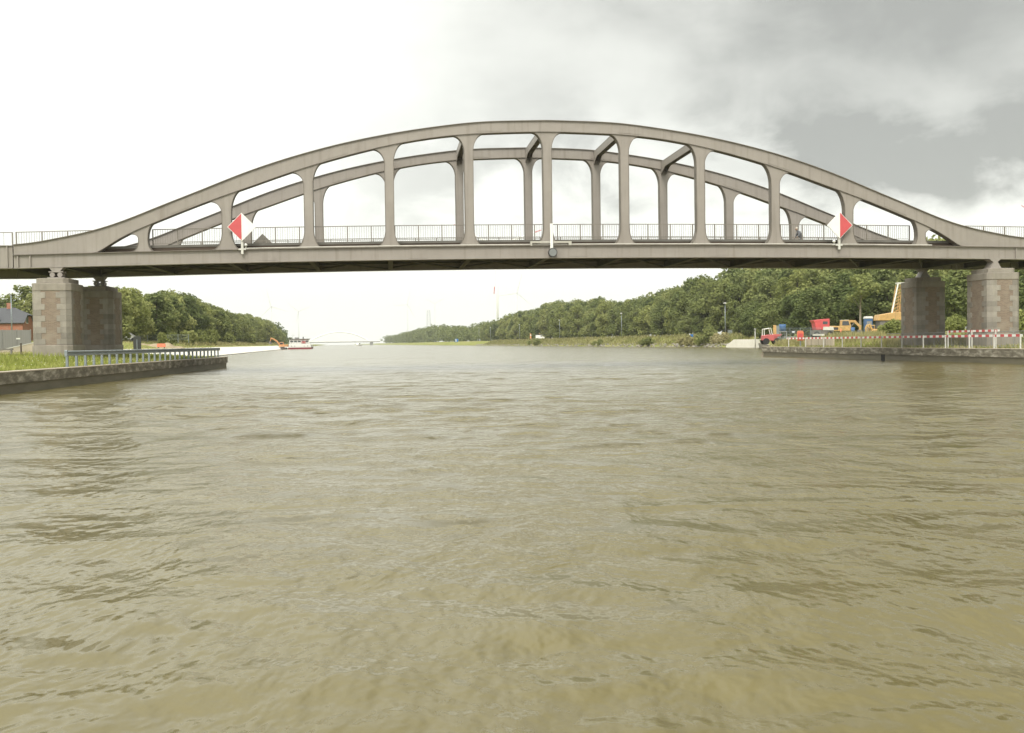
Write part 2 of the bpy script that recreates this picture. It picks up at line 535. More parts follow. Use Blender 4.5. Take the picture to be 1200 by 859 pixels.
def make_world():
    w = bpy.data.worlds.new('World')
    scene.world = w
    w.use_nodes = True
    nt = w.node_tree
    N, L = nt.nodes.new, nt.links.new
    for n in list(nt.nodes): nt.nodes.remove(n)
    out = N('ShaderNodeOutputWorld')
    sky = N('ShaderNodeTexSky')
    sky.sky_type = 'NISHITA'
    sky.sun_disc = False
    sky.sun_elevation = SUN_EL
    sky.sun_rotation = SUN_AZ
    bg1 = N('ShaderNodeBackground'); bg1.inputs['Strength'].default_value = 0.10
    L(sky.outputs[0], bg1.inputs['Color'])
    tc = N('ShaderNodeTexCoord')
    sp = N('ShaderNodeSeparateXYZ')
    L(tc.outputs['Generated'], sp.inputs[0])

    def math_(op, a, b=None, c=None, clamp=False):
        n = N('ShaderNodeMath'); n.operation = op; n.use_clamp = clamp
        for i, v in enumerate((a, b, c)):
            if v is None: continue
            if isinstance(v, (int, float)): n.inputs[i].default_value = v
            else: L(v, n.inputs[i])
        return n.outputs[0]

    def ss(v, a, b):
        n = N('ShaderNodeMapRange'); n.interpolation_type = 'SMOOTHSTEP'
        n.inputs['From Min'].default_value = a; n.inputs['From Max'].default_value = b
        L(v, n.inputs['Value'])
        return n.outputs[0]

    X, Y, Z = sp.outputs['X'], sp.outputs['Y'], sp.outputs['Z']

    def noise(scale, detail, off, stretch, dist=0.0, rough=0.5):
        mp = N('ShaderNodeMapping')
        mp.inputs['Location'].default_value = off
        mp.inputs['Scale'].default_value = (1, 1, stretch)
        L(tc.outputs['Generated'], mp.inputs['Vector'])
        n = N('ShaderNodeTexNoise')
        n.inputs['Scale'].default_value = scale; n.inputs['Detail'].default_value = detail
        n.inputs['Roughness'].default_value = rough; n.inputs['Distortion'].default_value = dist
        L(mp.outputs[0], n.inputs['Vector'])
        return n.outputs['Fac']

    big = noise(4.2, 4, (1.3, 0.4, 2.2), 2.0, 0.2)
    puff = noise(9.0, 8, (5.1, 2.4, 0.7), 1.7, 0.2, 0.54)
    shape = math_('ADD', math_('MULTIPLY', big, 0.5), math_('MULTIPLY', puff, 0.5))      # about 0.5
    # the grey bank lies to the right; its ragged underside hangs above a bright strip
    side = ss(math_('ADD', X, math_('MULTIPLY', math_('SUBTRACT', shape, 0.5), 0.5)), -0.14, 0.32)
    edge = math_('ADD', Z, math_('MULTIPLY', math_('SUBTRACT', shape, 0.5), 0.16))
    lift = ss(edge, 0.090, 0.150)
    body = ss(shape, 0.24, 0.74)
    grey = math_('MULTIPLY', math_('MULTIPLY', side, lift), math_('MULTIPLY_ADD', body, 0.46, 0.34))
    # darker belly just over the bright strip
    belly = math_('MULTIPLY', math_('MULTIPLY', ss(X, 0.15, 0.36), lift), math_('SUBTRACT', 1.0, ss(Z, 0.13, 0.24)))
    grey = math_('ADD', grey, math_('MULTIPLY', belly, 0.18))
    # soft grey wisps behind the arch
    low = math_('MULTIPLY', ss(X, -0.26, -0.05), math_('SUBTRACT', 1.0, ss(Z, 0.15, 0.24)))
    low = math_('MULTIPLY', math_('MULTIPLY', low, ss(Z, 0.085, 0.12)), ss(puff, 0.40, 0.62))
    grey = math_('ADD', grey, math_('MULTIPLY', low, 0.50))
    high = math_('MULTIPLY', math_('MULTIPLY', ss(X, -0.20, 0.06), ss(Z, 0.16, 0.25)), 0.30)
    grey = math_('MINIMUM', math_('ADD', grey, high), 1.0)
    mx = N('ShaderNodeMix'); mx.data_type = 'RGBA'
    L(grey, mx.inputs['Factor'])
    mx.inputs['A'].default_value = (0.76, 0.765, 0.71, 1)
    mx.inputs['B'].default_value = (0.268, 0.270, 0.249, 1)
    bg2 = N('ShaderNodeBackground')
    L(mx.outputs['Result'], bg2.inputs['Color'])
    # overcast: brighter overhead and on the sunward side behind the boat
    up = math_('MULTIPLY', ss(Z, 0.36, 0.95), 1.5)
    back = math_('MULTIPLY', ss(math_('MULTIPLY', Y, -1.0), 0.0, 0.8), 0.75)
    L(math_('ADD', math_('ADD', up, back), 1.0), bg2.inputs['Strength'])
    ms = N('ShaderNodeMixShader'); ms.inputs[0].default_value = 0.94
    L(bg1.outputs[0], ms.inputs[1]); L(bg2.outputs[0], ms.inputs[2])
    L(ms.outputs[0], out.inputs['Surface'])
    w.cycles.sampling_method = 'AUTOMATIC'


make_world()
sd = bpy.data.lights.new('sun', 'SUN')
sd.energy = 1.4
sd.angle = math.radians(18)
sd.color = (1.0, 0.95, 0.86)
so = bpy.data.objects.new('sun', sd)
COL.objects.link(so)
dirv = Vector((math.sin(SUN_AZ) * math.cos(SUN_EL), math.cos(SUN_AZ) * math.cos(SUN_EL), math.sin(SUN_EL)))
so.rotation_euler = dirv.to_track_quat('Z', 'Y').to_euler()
so.location = (-30, -40, 60)

cd = bpy.data.cameras.new('camera')
cd.sensor_fit = 'HORIZONTAL'
cd.sensor_width = 36.0
cd.lens = 36.0 * F / 1200.0
cd.clip_start = 0.1
cd.clip_end = 12000
cam = bpy.data.objects.new('camera', cd)
COL.objects.link(cam)
cam.matrix_world = Matrix.Translation((0, 0, CAMH)) @ Matrix.Rotation(math.pi / 2 - PITCH, 4, 'X') @ Matrix.Rotation(-ROLL, 4, 'Z')
scene.camera = cam
scene.view_settings.view_transform = 'Standard'
scene.view_settings.look = 'None'
scene.view_settings.exposure = 0.70
scene.view_settings.gamma = 1.0
scene.render.engine = 'CYCLES'
scene.cycles.max_bounces = 6
scene.cycles.transparent_max_bounces = 4
scene.cycles.caustics_reflective = False
scene.cycles.caustics_refractive = False

# ------------------------------------------------------------------ banks: edge lines and heights
LW = [on_water(0, 463), on_water(50, 460), on_water(100, 453.7), on_water(150, 446), on_water(200, 438.8), on_water(267, 430.5)]
lw_dir = ((LW[-1][0] - LW[0][0]) / (LW[-1][1] - LW[0][1]))
# straight line through the measured ends, continued behind the camera
L_NEAR = (LW[0][0] - lw_dir * (LW[0][1] + 60), -60.0)
L_NOSE = (LW[-1][0], LW[-1][1])
R0, RN = on_water(1200, 427.5), on_water(893, 417.3)
rw_dir = (RN[0] - R0[0]) / (RN[1] - R0[1])
R_NEAR = (R0[0] - rw_dir * (R0[1] + 60), -60.0)
R_NOSE = RN


def left_far(y): return -52.0 - 0.17 * (y - 193.0)


def right_far(y): return 42.0 - 0.165 * (y - 253.0)


def edge_left(y):
    if y <= L_NOSE[1]:
        return interp(y, [L_NEAR[1], L_NOSE[1]], [L_NEAR[0], L_NOSE[0]])
    ya = L_NOSE[1] + 0.5
    yb = ya + 20
    if y < yb:
        return interp(y, [L_NOSE[1], ya, yb], [L_NOSE[0], L_NOSE[0] - 2.5, left_far(yb)])
    return left_far(y)


R_FAR0 = 212.0


def edge_right(y):
    if y <= R_NOSE[1]:
        return interp(y, [R_NEAR[1], R_NOSE[1]], [R_NEAR[0], R_NOSE[0]])
    if y < R_FAR0:
        return interp(y, [R_NOSE[1], R_NOSE[1] + 1.0, R_FAR0], [R_NOSE[0], R_NOSE[0] + 1.6, right_far(R_FAR0)])
    return right_far(y)


def h_left(y, d):
    near = 0.80 + 0.36 * smooth(d, 0.5, 8) + 0.35 * smooth(d, 14, 60)
    far = min(1.32, 0.58 * d - 0.12) + 1.3 * smooth(d, 17.5 - 14 * smooth(y, 128, 146), 27 - 14 * smooth(y, 128, 146)) + 0.9 * smooth(d, 25, 120)
    t = smooth(y, L_NOSE[1] + 0.5, L_NOSE[1] + 30)
    return near * (1 - t) + far * t


def h_right(y, d):
    near = 0.88 + 0.45 * smooth(d, 0.8, 9) + 0.8 * smooth(d, 14, 40)
    midz = 0.95 + 0.85 * smooth(d, 0.3, 8) + 0.7 * smooth(d, 10, 30)
    quay = 1.55 + 0.9 * smooth(d, 2, 9)
    nat = -0.5 + 1.0 * smooth(d, 0.2, 2.2) + 2.2 * smooth(d, 1.5, 9) + 0.4 * smooth(d, 14, 40)
    t = smooth(y, R_NOSE[1] - 6, R_NOSE[1] + 8)
    h = near * (1 - t) + midz * t
    t = smooth(y, 190, 206)
    h = h * (1 - t) + quay * t
    t = smooth(y, 226.5, 230)
    h = h * (1 - t) + nat * t
    return h + (4.0 * smooth(d, 40, 400) if y > 100 else 4.0 * smooth(d, 60, 400))


def gz(x, y):
    el, er = edge_left(y), edge_right(y)
    if x <= el: return h_left(y, el - x)
    if x >= er: return h_right(y, x - er)
    return 0.0


def land():
    ys = list(np.arange(-60, 38, 7.0)) + list(np.arange(38, 130, 1.2)) + list(np.arange(130, 260, 3.0)) + [228, 229]
    ys += list(np.geomspace(262, 4900, 60)) + [L_NOSE[1], L_NOSE[1] + .5, R_NOSE[1], R_NOSE[1] + 1.0]
    ys = sorted(set(round(v, 3) for v in ys))
    ds = [0.30, 0.8, 1.4, 2, 2.7, 3.5, 4.5, 5.5, 6.5, 8, 9.5, 11, 13, 15, 18, 22, 27, 33, 40, 50, 65, 90, 130, 200, 350, 700, 1500, 3500]
    for side, nm in ((-1, 'left_bank_ground'), (1, 'right_bank_ground')):
        vs, fs = [], []
        r2 = np.random.RandomState(3 if side < 0 else 4)
        for y in ys:
            e = edge_left(y) if side < 0 else edge_right(y)
            for k, d in enumerate(ds):
                z = h_left(y, d) if side < 0 else h_right(y, d)
                jit = 0 if k == 0 else min(0.18, 0.03 * d)
                vs.append((e + side * d, y, z + r2.uniform(-jit, jit) * 0.5))
        n = len(ds)
        for i in range(len(ys) - 1):
            for k in range(n - 1):
                a = i * n + k
                q = (a, a + 1, a + n + 1, a + n)
                fs.append(q if side > 0 else q[::-1])
        o = raw_mesh(nm, np.array(vs), np.array(fs), M['ground'])
        o.data.polygons.foreach_set('use_smooth', [True] * len(o.data.polygons))
        tag(o, kind='structure')


land()


def water():
    # polar sheet round the boat: fine and truly wavy near by, reaching past the horizon
    ang = np.concatenate([np.linspace(-85, -34, 60), np.linspace(-33.8, 33.8, 860), np.linspace(34, 85, 60)])
    rr = [1.2]
    while rr[-1] < 170: rr.append(rr[-1] * 1.0092)
    while rr[-1] < 4600: rr.append(rr[-1] * 1.12)
    rr = np.array(rr)
    A, R = np.meshgrid(np.radians(ang), rr)
    X, Y = R * np.sin(A), R * np.cos(A)
    rs = np.random.RandomState(11)
    Z = np.zeros_like(X)
    for i in range(70):
        lam = math.exp(rs.uniform(math.log(0.6), math.log(4.0)))
        th = math.radians(50) + rs.normal(0, 0.9)
        k = 2 * math.pi / lam
        amp = 0.0125 * lam / (2 * math.pi) * (1.25 if lam < 2.0 else 0.9) * rs.uniform(0.6, 1.4)
        # drop components the mesh cannot carry at that distance
        fade = np.clip(1.6 - R * 0.0092 * 3.0 / lam, 0, 1)
        ph = k * (X * math.cos(th) + Y * math.sin(th)) + rs.uniform(0, 6.28)
        ph = ph + 0.6 * np.sin(0.23 * X + 0.31 * Y + i)
        w = np.sin(ph)
        Z += amp * fade * (w + 0.25 * np.cos(2 * ph))
    Z *= 1.1 * (0.75 + 0.35 * np.sin(0.11 * X + 0.07 * Y + 1.0) * np.sin(0.05 * X - 0.13 * Y))
    verts = np.stack([X, Y, Z], -1).reshape(-1, 3)
    m, n = len(rr), len(ang)
    i, j = np.meshgrid(np.arange(m - 1), np.arange(n - 1), indexing='ij')
    a = (i * n + j).ravel()
    faces = np.stack([a, a + n, a + n + 1, a + 1], -1)[:, ::-1]
    faces = faces[:, ::-1]
    o = raw_mesh('canal_water', verts, faces, M['water'])
    o.data.polygons.foreach_set('use_smooth', [True] * len(faces))
    if o.data.polygons[0].normal.z < 0: o.data.flip_normals()
    tag(o, kind='structure')


water()


# ------------------------------------------------------------------ quay walls
def sweep(poly, prof, name, mt, parent):
    """profile (offset to the land side, z) swept along a polyline; land lies left of travel"""
    b = MB()
    n = len(prof)
    for i, p in enumerate(poly):
        a, c = poly[max(0, i - 1)], poly[min(len(poly) - 1, i + 1)]
        dx, dy = c[0] - a[0], c[1] - a[1]
        l = math.hypot(dx, dy)
        nx, ny = -dy / l, dx / l
        if 0 < i < len(poly) - 1:
            ex, ey = p[0] - a[0], p[1] - a[1]
            el = math.hypot(ex, ey)
            co = max(0.4, (-ey * nx + ex * ny) / el)
            nx, ny = nx / co, ny / co
        for (o, z) in prof: b.v.append((p[0] + nx * o, p[1] + ny * o, z))
    for i in range(len(poly) - 1):
        for k in range(n):
            a0, b0 = i * n + k, i * n + (k + 1) % n
            b.f.append((a0, b0, b0 + n, a0 + n))
    b.f.append(tuple(range(n)))
    b.f.append(tuple((len(poly) - 1) * n + k for k in range(n - 1, -1, -1)))
    return b.build(name, mt, parent)


def subdivide(poly, step):
    out = []
    for a, b in zip(poly[:-1], poly[1:]):
        n = max(1, int(math.hypot(b[0] - a[0], b[1] - a[1]) / step))
        out += [(a[0] + (b[0] - a[0]) * i / n, a[1] + (b[1] - a[1]) * i / n) for i in range(n)]
    return out + [poly[-1]]


def quay(name, label, poly, top, mt_top, mt_low, cat='quay wall', coping=0.46, slots=()):
    q = thing(name, label, cat, (0, 0, 0))
    poly = subdivide(poly, 4.0)
    r3 = random.Random(5)
    sweep(poly, [(0, top), (0.65, top + 0.004), (0.65, top - coping), (0, top - coping)], 'coping', mt_top, q)
    if mt_top is M['wall_top']:
        sweep(poly, [(-0.015, top + 0.004), (-0.015, top - 0.035), (0.30, top - 0.035), (0.30, top + 0.008)], 'edge_strip', M['beige'], q)
    sweep(poly, [(0.09, top - coping + 0.002), (0.60, top - coping + 0.002), (0.60, -1.2), (0.09, -1.2)], 'wall_face', mt_low, q)
    return q


lq = [L_NEAR, L_NOSE, (L_NOSE[0] - 2.5, L_NOSE[1] + 0.6), (left_far(L_NOSE[1] + 20.5), L_NOSE[1] + 20.5)]
wl = quay('quay_wall', 'stained low concrete quay wall below the grass of the left bank', lq, 0.84, M['wall_top'], M['wall_low'])
rq = [(right_far(R_FAR0) - 0.2, R_FAR0 - 2), (R_NOSE[0] + 1.6, R_NOSE[1] + 1.0), R_NOSE, R_NEAR]
wr = quay('quay_wall', 'stained low concrete quay wall below the red and white barrier', rq, 0.93, M['wall_top'], M['wall_low'], coping=0.52)
# black box as the shade inside a ladder slot of the right wall
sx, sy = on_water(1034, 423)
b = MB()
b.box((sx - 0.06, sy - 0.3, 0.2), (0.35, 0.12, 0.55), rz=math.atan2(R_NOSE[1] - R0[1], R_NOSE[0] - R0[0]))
b.build('ladder_slot_shade', M['joint'], wr)
# pale new quay of the widened canal
wp = thing('quay_slope', 'long white concrete slope of the widened canal on the left', 'quay')
sweep(subdivide([(left_far(L_NOSE[1] + 21), L_NOSE[1] + 21), (left_far(560), 560)], 8.0),
      [(2.2, 1.42), (6.5, 1.46), (6.5, -1.0), (0.0, -1.0), (0.0, 0.12)], 'slope', M['white_concrete'], wp)
sweep(subdivide([(left_far(L_NOSE[1] + 21), L_NOSE[1] + 21), (left_far(560), 560)], 8.0),
      [(-0.06, 0.115), (0.4, 0.115), (0.4, -1.1), (-0.06, -1.1)], 'toe_beam', M['wall_low'], wp)
# short pale slab quay with a sloping end, right
b = MB()
pr = [(206.0, 1.66), (224.0, 1.66), (228.5, 0.35), (228.5, -1.0), (206.0, -1.0)]
wq = thing('quay_wall', 'short cream concrete quay with a sloping end beyond the right headland', 'quay wall')
b = MB()
for (y, z) in pr: b.v.append((right_far(y) - 0.15, y, z))
for (y, z) in pr: b.v.append((right_far(y) + 1.2, y, z))
b.f = [(0, 1, 2, 3, 4), (9, 8, 7, 6, 5)] + [(i, i + 5, (i + 1) % 5 + 5, (i + 1) % 5) for i in range(5)]
b.build('slab', M['white_concrete'], wq)

# ------------------------------------------------------------------ the bridge
TH = 0.11143004
P = 4.95863094
W = 9.40481778
BX, BY = -22.27443524 + 5 * P * math.cos(TH), 65.0 + 5 * P * math.sin(TH)
GRADE = 0.0040


def bridge_world(m, off, z=0.0):
    return Vector((BX + m * math.cos(TH) - off * math.sin(TH), BY + m * math.sin(TH) + off * math.cos(TH), z))


def gbot(m): return 6.97 - 0.00034 * m * m + GRADE * m


def gtop(m): return gbot(m) + 0.82


AT_M = [0, 1.1, 4.4, 6.5, 8.7, 12.4, 16.2, 19.1, 21.3, 23.9, 26, 28, 30, 31.2, 32.3]
AT_Z = [15.64, 15.62, 15.50, 15.27, 14.95, 14.23, 13.20, 12.19, 11.30, 10.26, 9.42, 8.80, 8.38, 8.17, 8.06]
AB_M = [0, 2.2, 6.6, 11.3, 13.6, 16.8, 18.05, 20.8, 24.2, 26.2, 27.55]
AB_Z = [14.90, 14.86, 14.58, 13.70, 13.08, 12.05, 11.60, 10.62, 9.27, 8.33, 7.45]


def cubic(xs, ys):
    """natural cubic spline with flat start"""
    xs, ys = np.array(xs, float), np.array(ys, float)
    xs2 = np.concatenate([-xs[:0:-1], xs]); ys2 = np.concatenate([ys[:0:-1], ys])
    n = len(xs2)
    h = np.diff(xs2)
    Am = np.zeros((n, n)); rhs = np.zeros(n)
    Am[0, 0] = Am[-1, -1] = 1
    for i in range(1, n - 1):
        Am[i, i - 1], Am[i, i], Am[i, i + 1] = h[i - 1], 2 * (h[i - 1] + h[i]), h[i]
        rhs[i] = 6 * ((ys2[i + 1] - ys2[i]) / h[i] - (ys2[i] - ys2[i - 1]) / h[i - 1])
    mm = np.linalg.solve(Am, rhs)

    def f(x):
        i = min(n - 2, max(0, int(np.searchsorted(xs2, x) - 1)))
        a, b_ = xs2[i], xs2[i + 1]
        hh = b_ - a
        return float(mm[i] * (b_ - x) ** 3 / (6 * hh) + mm[i + 1] * (x - a) ** 3 / (6 * hh)
                     + (ys2[i] / hh - mm[i] * hh / 6) * (b_ - x) + (ys2[i + 1] / hh - mm[i + 1] * hh / 6) * (x - a))
    return f


_at, _ab = cubic(AT_M, AT_Z), cubic(AB_M, AB_Z)


def arch_top(m): return _at(m) + GRADE * m


def arch_bot(m):
    if abs(m) >= 27.55: return gtop(m)
    return max(_ab(m) + GRADE * m, gtop(m))


BEAR = 5 * P + 1.0235 * P        # bearings, from midspan
END = 32.3

bridge = thing('arch_bridge', 'grey steel bridge with bowed top chords and open posts spanning the canal', 'bridge',
               bridge_world(0, 0, 0), TH)


def truss(y0):
    """one arched Vierendeel truss centred on the plane y = y0 (bridge axes)"""
    hw = 0.25
    # lower girder: web plate box, flanges proud
    xs = list(np.linspace(-END, END, 66))
    g = MB()
    g.strip([(x, gtop(x) - 0.045) for x in xs], [(x, gbot(x) + 0.045) for x in xs], y0 - hw, y0 + hw)
    girder = g.build('lower_girder', M['steel'], bridge)
    fl = MB()
    fl.strip([(x, gtop(x)) for x in xs], [(x, gtop(x) - 0.045) for x in xs], y0 - hw - 0.15, y0 + hw + 0.15)
    fl.build('top_flange', M['steel_shade'], girder)
    fl = MB()
    fl.strip([(x, gbot(x) + 0.045) for x in xs], [(x, gbot(x)) for x in xs], y0 - hw - 0.08, y0 + hw + 0.08)
    fl.build('bottom_flange', M['steel'], girder)
    # splice plates and end stiffeners on the girder web
    for m in (-25.5, -17.4, -8.2, 1.9, 11.0, 19.6, 26.6):
        s = MB()
        s.span(m - 0.55, m + 0.55, y0 - hw - 0.014, y0 - hw + 0.01, gbot(m) + 0.10, gtop(m) - 0.10)
        s.build('splice_plate', M['steel'], girder)
    for e in (-1, 1):
        for dm in (0.25, 0.95):
            s = MB()
            s.span(e * (END - dm) - 0.04, e * (END - dm) + 0.04, y0 - hw - 0.10, y0 - hw + 0.01, gbot(e * END) + 0.05, gtop(e * END) - 0.05)
            s.build('end_stiffener', M['steel'], girder)
    # arch chord
    a = MB()
    inner = [x for x in np.linspace(-END, END, 131)]
    a.strip([(x, arch_top(x) - 0.04) for x in inner], [(x, max(arch_bot(x), gtop(x) + 0.003) + (0.035 if abs(x) < 27.3 else 0.0)) for x in inner], y0 - hw + 0.004, y0 + hw - 0.004)
    arch = a.build('arch_chord', M['steel'], bridge)
    t = MB()
    t.strip([(x, arch_top(x)) for x in inner], [(x, arch_top(x) - 0.04) for x in inner], y0 - hw - 0.10, y0 + hw + 0.10)
    t.build('top_flange', M['steel_shade'], arch)
    # soffit flange between the posts
    u = MB()
    soff = list(np.linspace(-27.5, 27.5, 121))
    u.strip([(x, arch_bot(x) + 0.035) for x in soff], [(x, arch_bot(x)) for x in soff], y0 - hw - 0.05, y0 + hw + 0.05)
    u.build('bottom_flange', M['steel_shade'], arch)
    # rivetted joint plates
    for m in (-22.4, -13.2, -3.6, 5.3, 15.2, 23.0):
        q = list(np.linspace(m - 0.75, m + 0.75, 5))
        s = MB()
        s.strip([(x, arch_top(x) - 0.12) for x in q], [(x, arch_bot(x) + 0.12) for x in q], y0 - hw - 0.012, y0 - hw + 0.02)
        s.build('joint_plate', M['steel'], arch)
    # posts with flared feet and heads
    for i in range(11):
        m = (i - 5) * P
        h = 0.285
        fx = 0.60 if abs(i - 5) < 5 else 0.42
        height = arch_bot(m) - gtop(m)
        fz = min(1.15, height * 0.47)
        zb = gtop(m)

        def side(sg):
            pts = []
            for k in range(11):
                t_ = k / 10 * math.pi / 2
                pts.append((m + sg * (h + fx * (1 - math.sin(t_))), zb + 0.012 + fz * (1 - math.cos(t_)) * 1.0))
            fxt = fx * 1.2
            zt = arch_bot(m + sg * (h + fxt))
            zk = arch_bot(m) - fz
            zk = min(zk, zt - 0.35 * fz)
            zk = max(zk, pts[-1][1] + 0.05)
            for k in range(1, 11):
                t_ = k / 10 * math.pi / 2
                pts.append((m + sg * (h + fxt * (1 - math.cos(t_))), zk + (zt - zk) * math.sin(t_)))
            return pts
        lp, rp_ = side(-1), side(1)
        top = [(x, arch_bot(x) + 0.05) for x in np.linspace(rp_[-1][0], lp[-1][0], 6)]
        prof = rp_ + top + lp[::-1]
        p = MB()
        for yy_ in (-hw + 0.03, hw - 0.055):
            p.prism(prof, y0 + yy_, y0 + yy_ + 0.025)
        post = p.build('post', M['steel'], bridge)
        f = MB()
        for sg, pts in ((-1, lp), (1, rp_)):
            th = 0.03 * sg
            f.ribbon(pts[:11], y0 - hw, y0 + hw, th)
            f.ribbon(pts[10:], y0 - hw, y0 + hw, th) if len(pts[10:]) > 1 else None
        # straight part between foot and head: batten plates with gaps
        f.build('edge_flange', M['steel_shade'], post)


truss(0.0)
truss(W)

# cross beams between the arches
for i in (3, 4, 5, 6, 7):
    m = (i - 5) * P
    z1 = arch_bot(m) + 0.62
    c = MB()
    c.span(m - 0.20, m + 0.20, 0.26, W - 0.26, z1 - 0.04, z1)
    for sx_ in (-0.19, 0.17):
        pts = []
        n = 14
        vs = []
        for k in range(n + 1):
            y = 0.26 + (W - 0.52) * k / n
            u = abs(k / n * 2 - 1)
            zb = z1 - 0.50 - 0.45 * max(0, u - 0.72) / 0.28
            vs += [(m + sx_, y, z1 - 0.041), (m + sx_, y, zb), (m + sx_ + 0.02, y, zb), (m + sx_ + 0.02, y, z1 - 0.041)]
        fs = []
        for k in range(n):
            for q in range(4):
                a_, b_ = 4 * k + q, 4 * k + (q + 1) % 4
                fs.append((a_, a_ + 4, b_ + 4, b_))
        fs += [(0, 1, 2, 3), (4 * n, 4 * n + 3, 4 * n + 2, 4 * n + 1)]
        c.add(vs, fs)
    beam = c.build('cross_beam', M['steel'], bridge)
    k = 0.6
    while k < W - 0.5:
        d = MB()
        d.span(m - 0.17, m + 0.17, k, k + 0.20, z1 - 0.50, z1 - 0.47)
        k += 0.5
        d.build('batten', M['steel_shade'], beam)

# floor system
for i in range(-1, 12):
    m = (i - 5) * P
    f = MB()
    zc = gbot(m)
    f.span(m - 0.012, m + 0.012, 0.26, W - 0.26, zc + 0.06, zc + 0.70)
    f.span(m - 0.16, m + 0.16, 0.26, W - 0.26, zc + 0.03, zc + 0.058)
    f.span(m - 0.16, m + 0.16, 0.26, W - 0.26, zc + 0.702, zc + 0.73)
    for yb, sg in ((0.27, 1), (W - 0.27, -1)):
        f.prism([(m - 0.011, zc + 0.06), (m + 0.011, zc + 0.06), (m + 0.011, zc + 0.69), (m - 0.011, zc + 0.69)], yb, yb + sg * 0.5)
    f.build('floor_beam', M['under'], bridge)
for k in range(5):
    y = 1.2 + k * (W - 2.4) / 4
    s = MB()
    xs = list(np.linspace(-END + 0.1, END - 0.1, 40))
    s.strip([(x, gbot(x) + 0.735 + 0.02) for x in xs], [(x, gbot(x) + 0.40) for x in xs], y - 0.07, y + 0.07)
    s.build('stringer', M['under'], bridge)
for i in range(-1, 11):
    m0, m1 = (i - 5) * P + 0.2, (i - 4) * P - 0.2
    b = MB()
    for (ya, yb, dz) in ((0.5, W - 0.5, 0.10), (W - 0.5, 0.5, 0.19)):
        b.tube([(m0, ya, gbot(m0) + dz), (m1, yb, gbot(m1) + dz)], 0.055, 5)
    b.build('wind_brace', M['under'], bridge)
xs = list(np.linspace(-END, END, 66))
b = MB()
b.strip([(x, gbot(x) + 0.90) for x in xs], [(x, gbot(x) + 0.757) for x in xs], 0.45, W - 0.45)
b.build('deck_slab', M['under'], bridge)
b = MB()
b.strip([(x, gbot(x) + 0.96) for x in xs], [(x, gbot(x) + 0.902) for x in xs], 0.85, W - 0.85)
b.build('roadway', M['asphalt'], bridge)
for yk, sg in ((0.42, 1), (W - 0.42, -1)):
    b = MB()
    b.strip([(x, gbot(x) + 1.08) for x in xs], [(x, gbot(x) + 0.84) for x in xs], yk, yk + sg * 0.30)
    e = b.build('deck_edge_board', M['deck_edge'], bridge)
    b = MB()
    b.strip([(x, gbot(x) + 1.235) for x in xs], [(x, gbot(x) + 1.083) for x in xs], yk - sg * 0.03, yk + sg * 0.42)
    b.build('kerb_beam', M['kerb'], e)


def railing(parent, m0, m1, y, z_of, n_bays, post_h=1.02, name='railing'):
    for k in range(n_bays):
        a, c = m0 + (m1 - m0) * k / n_bays, m0 + (m1 - m0) * (k + 1) / n_bays
        r = MB()
        q = [a, (a + c) / 2, c]
        r.strip([(x, z_of(x) + post_h) for x in q], [(x, z_of(x) + post_h - 0.045) for x in q], y - 0.03, y + 0.03)
        r.strip([(x, z_of(x) + 0.13) for x in q], [(x, z_of(x) + 0.10) for x in q], y - 0.018, y + 0.018)
        nb = max(3, int(round((c - a) / 0.155)))
        for j in range(1, nb):
            x = a + (c - a) * j / nb
            r.span(x - 0.0085, x + 0.0085, y - 0.0085, y + 0.0085, z_of(x) + 0.12, z_of(x) + post_h - 0.04)
        o = r.build(name, M['rail'], parent)
        p = MB()
        p.span(a - 0.032, a + 0.032, y - 0.035, y + 0.035, z_of(a), z_of(a) + post_h - 0.003)
        p.span(a - 0.09, a + 0.09, y - 0.06, y + 0.06, z_of(a) - 0.01, z_of(a) + 0.03)
        if k == n_bays - 1:
            p.build('railing_post', M['rail'], o)
            p = MB()
            p.span(c - 0.032, c + 0.032, y - 0.035, y + 0.035, z_of(c), z_of(c) + post_h - 0.003)
        p.build('railing_post', M['rail'], o)


railing(bridge, -24.4, 24.4, 0.66, lambda x: gbot(x) + 1.23, 33)
railing(bridge, -24.4, 24.4, W - 0.66, lambda x: gbot(x) + 1.23 if x else gbot(0) + 1.23, 33)
railing(bridge, -32.2, -27.75, -0.02, lambda x: gbot(x) + 1.23, 3, 0.98)
railing(bridge, 27.75, 32.2, -0.02, lambda x: gbot(x) + 1.23, 3, 0.98)

# cable conduit on the girder's top flange
b = MB()
b.tube([(x, -0.24, gtop(x) + 0.05) for x in np.linspace(-19, 25.5, 40)], 0.045, 6)
b.build('cable_conduit', M['conduit'], bridge)

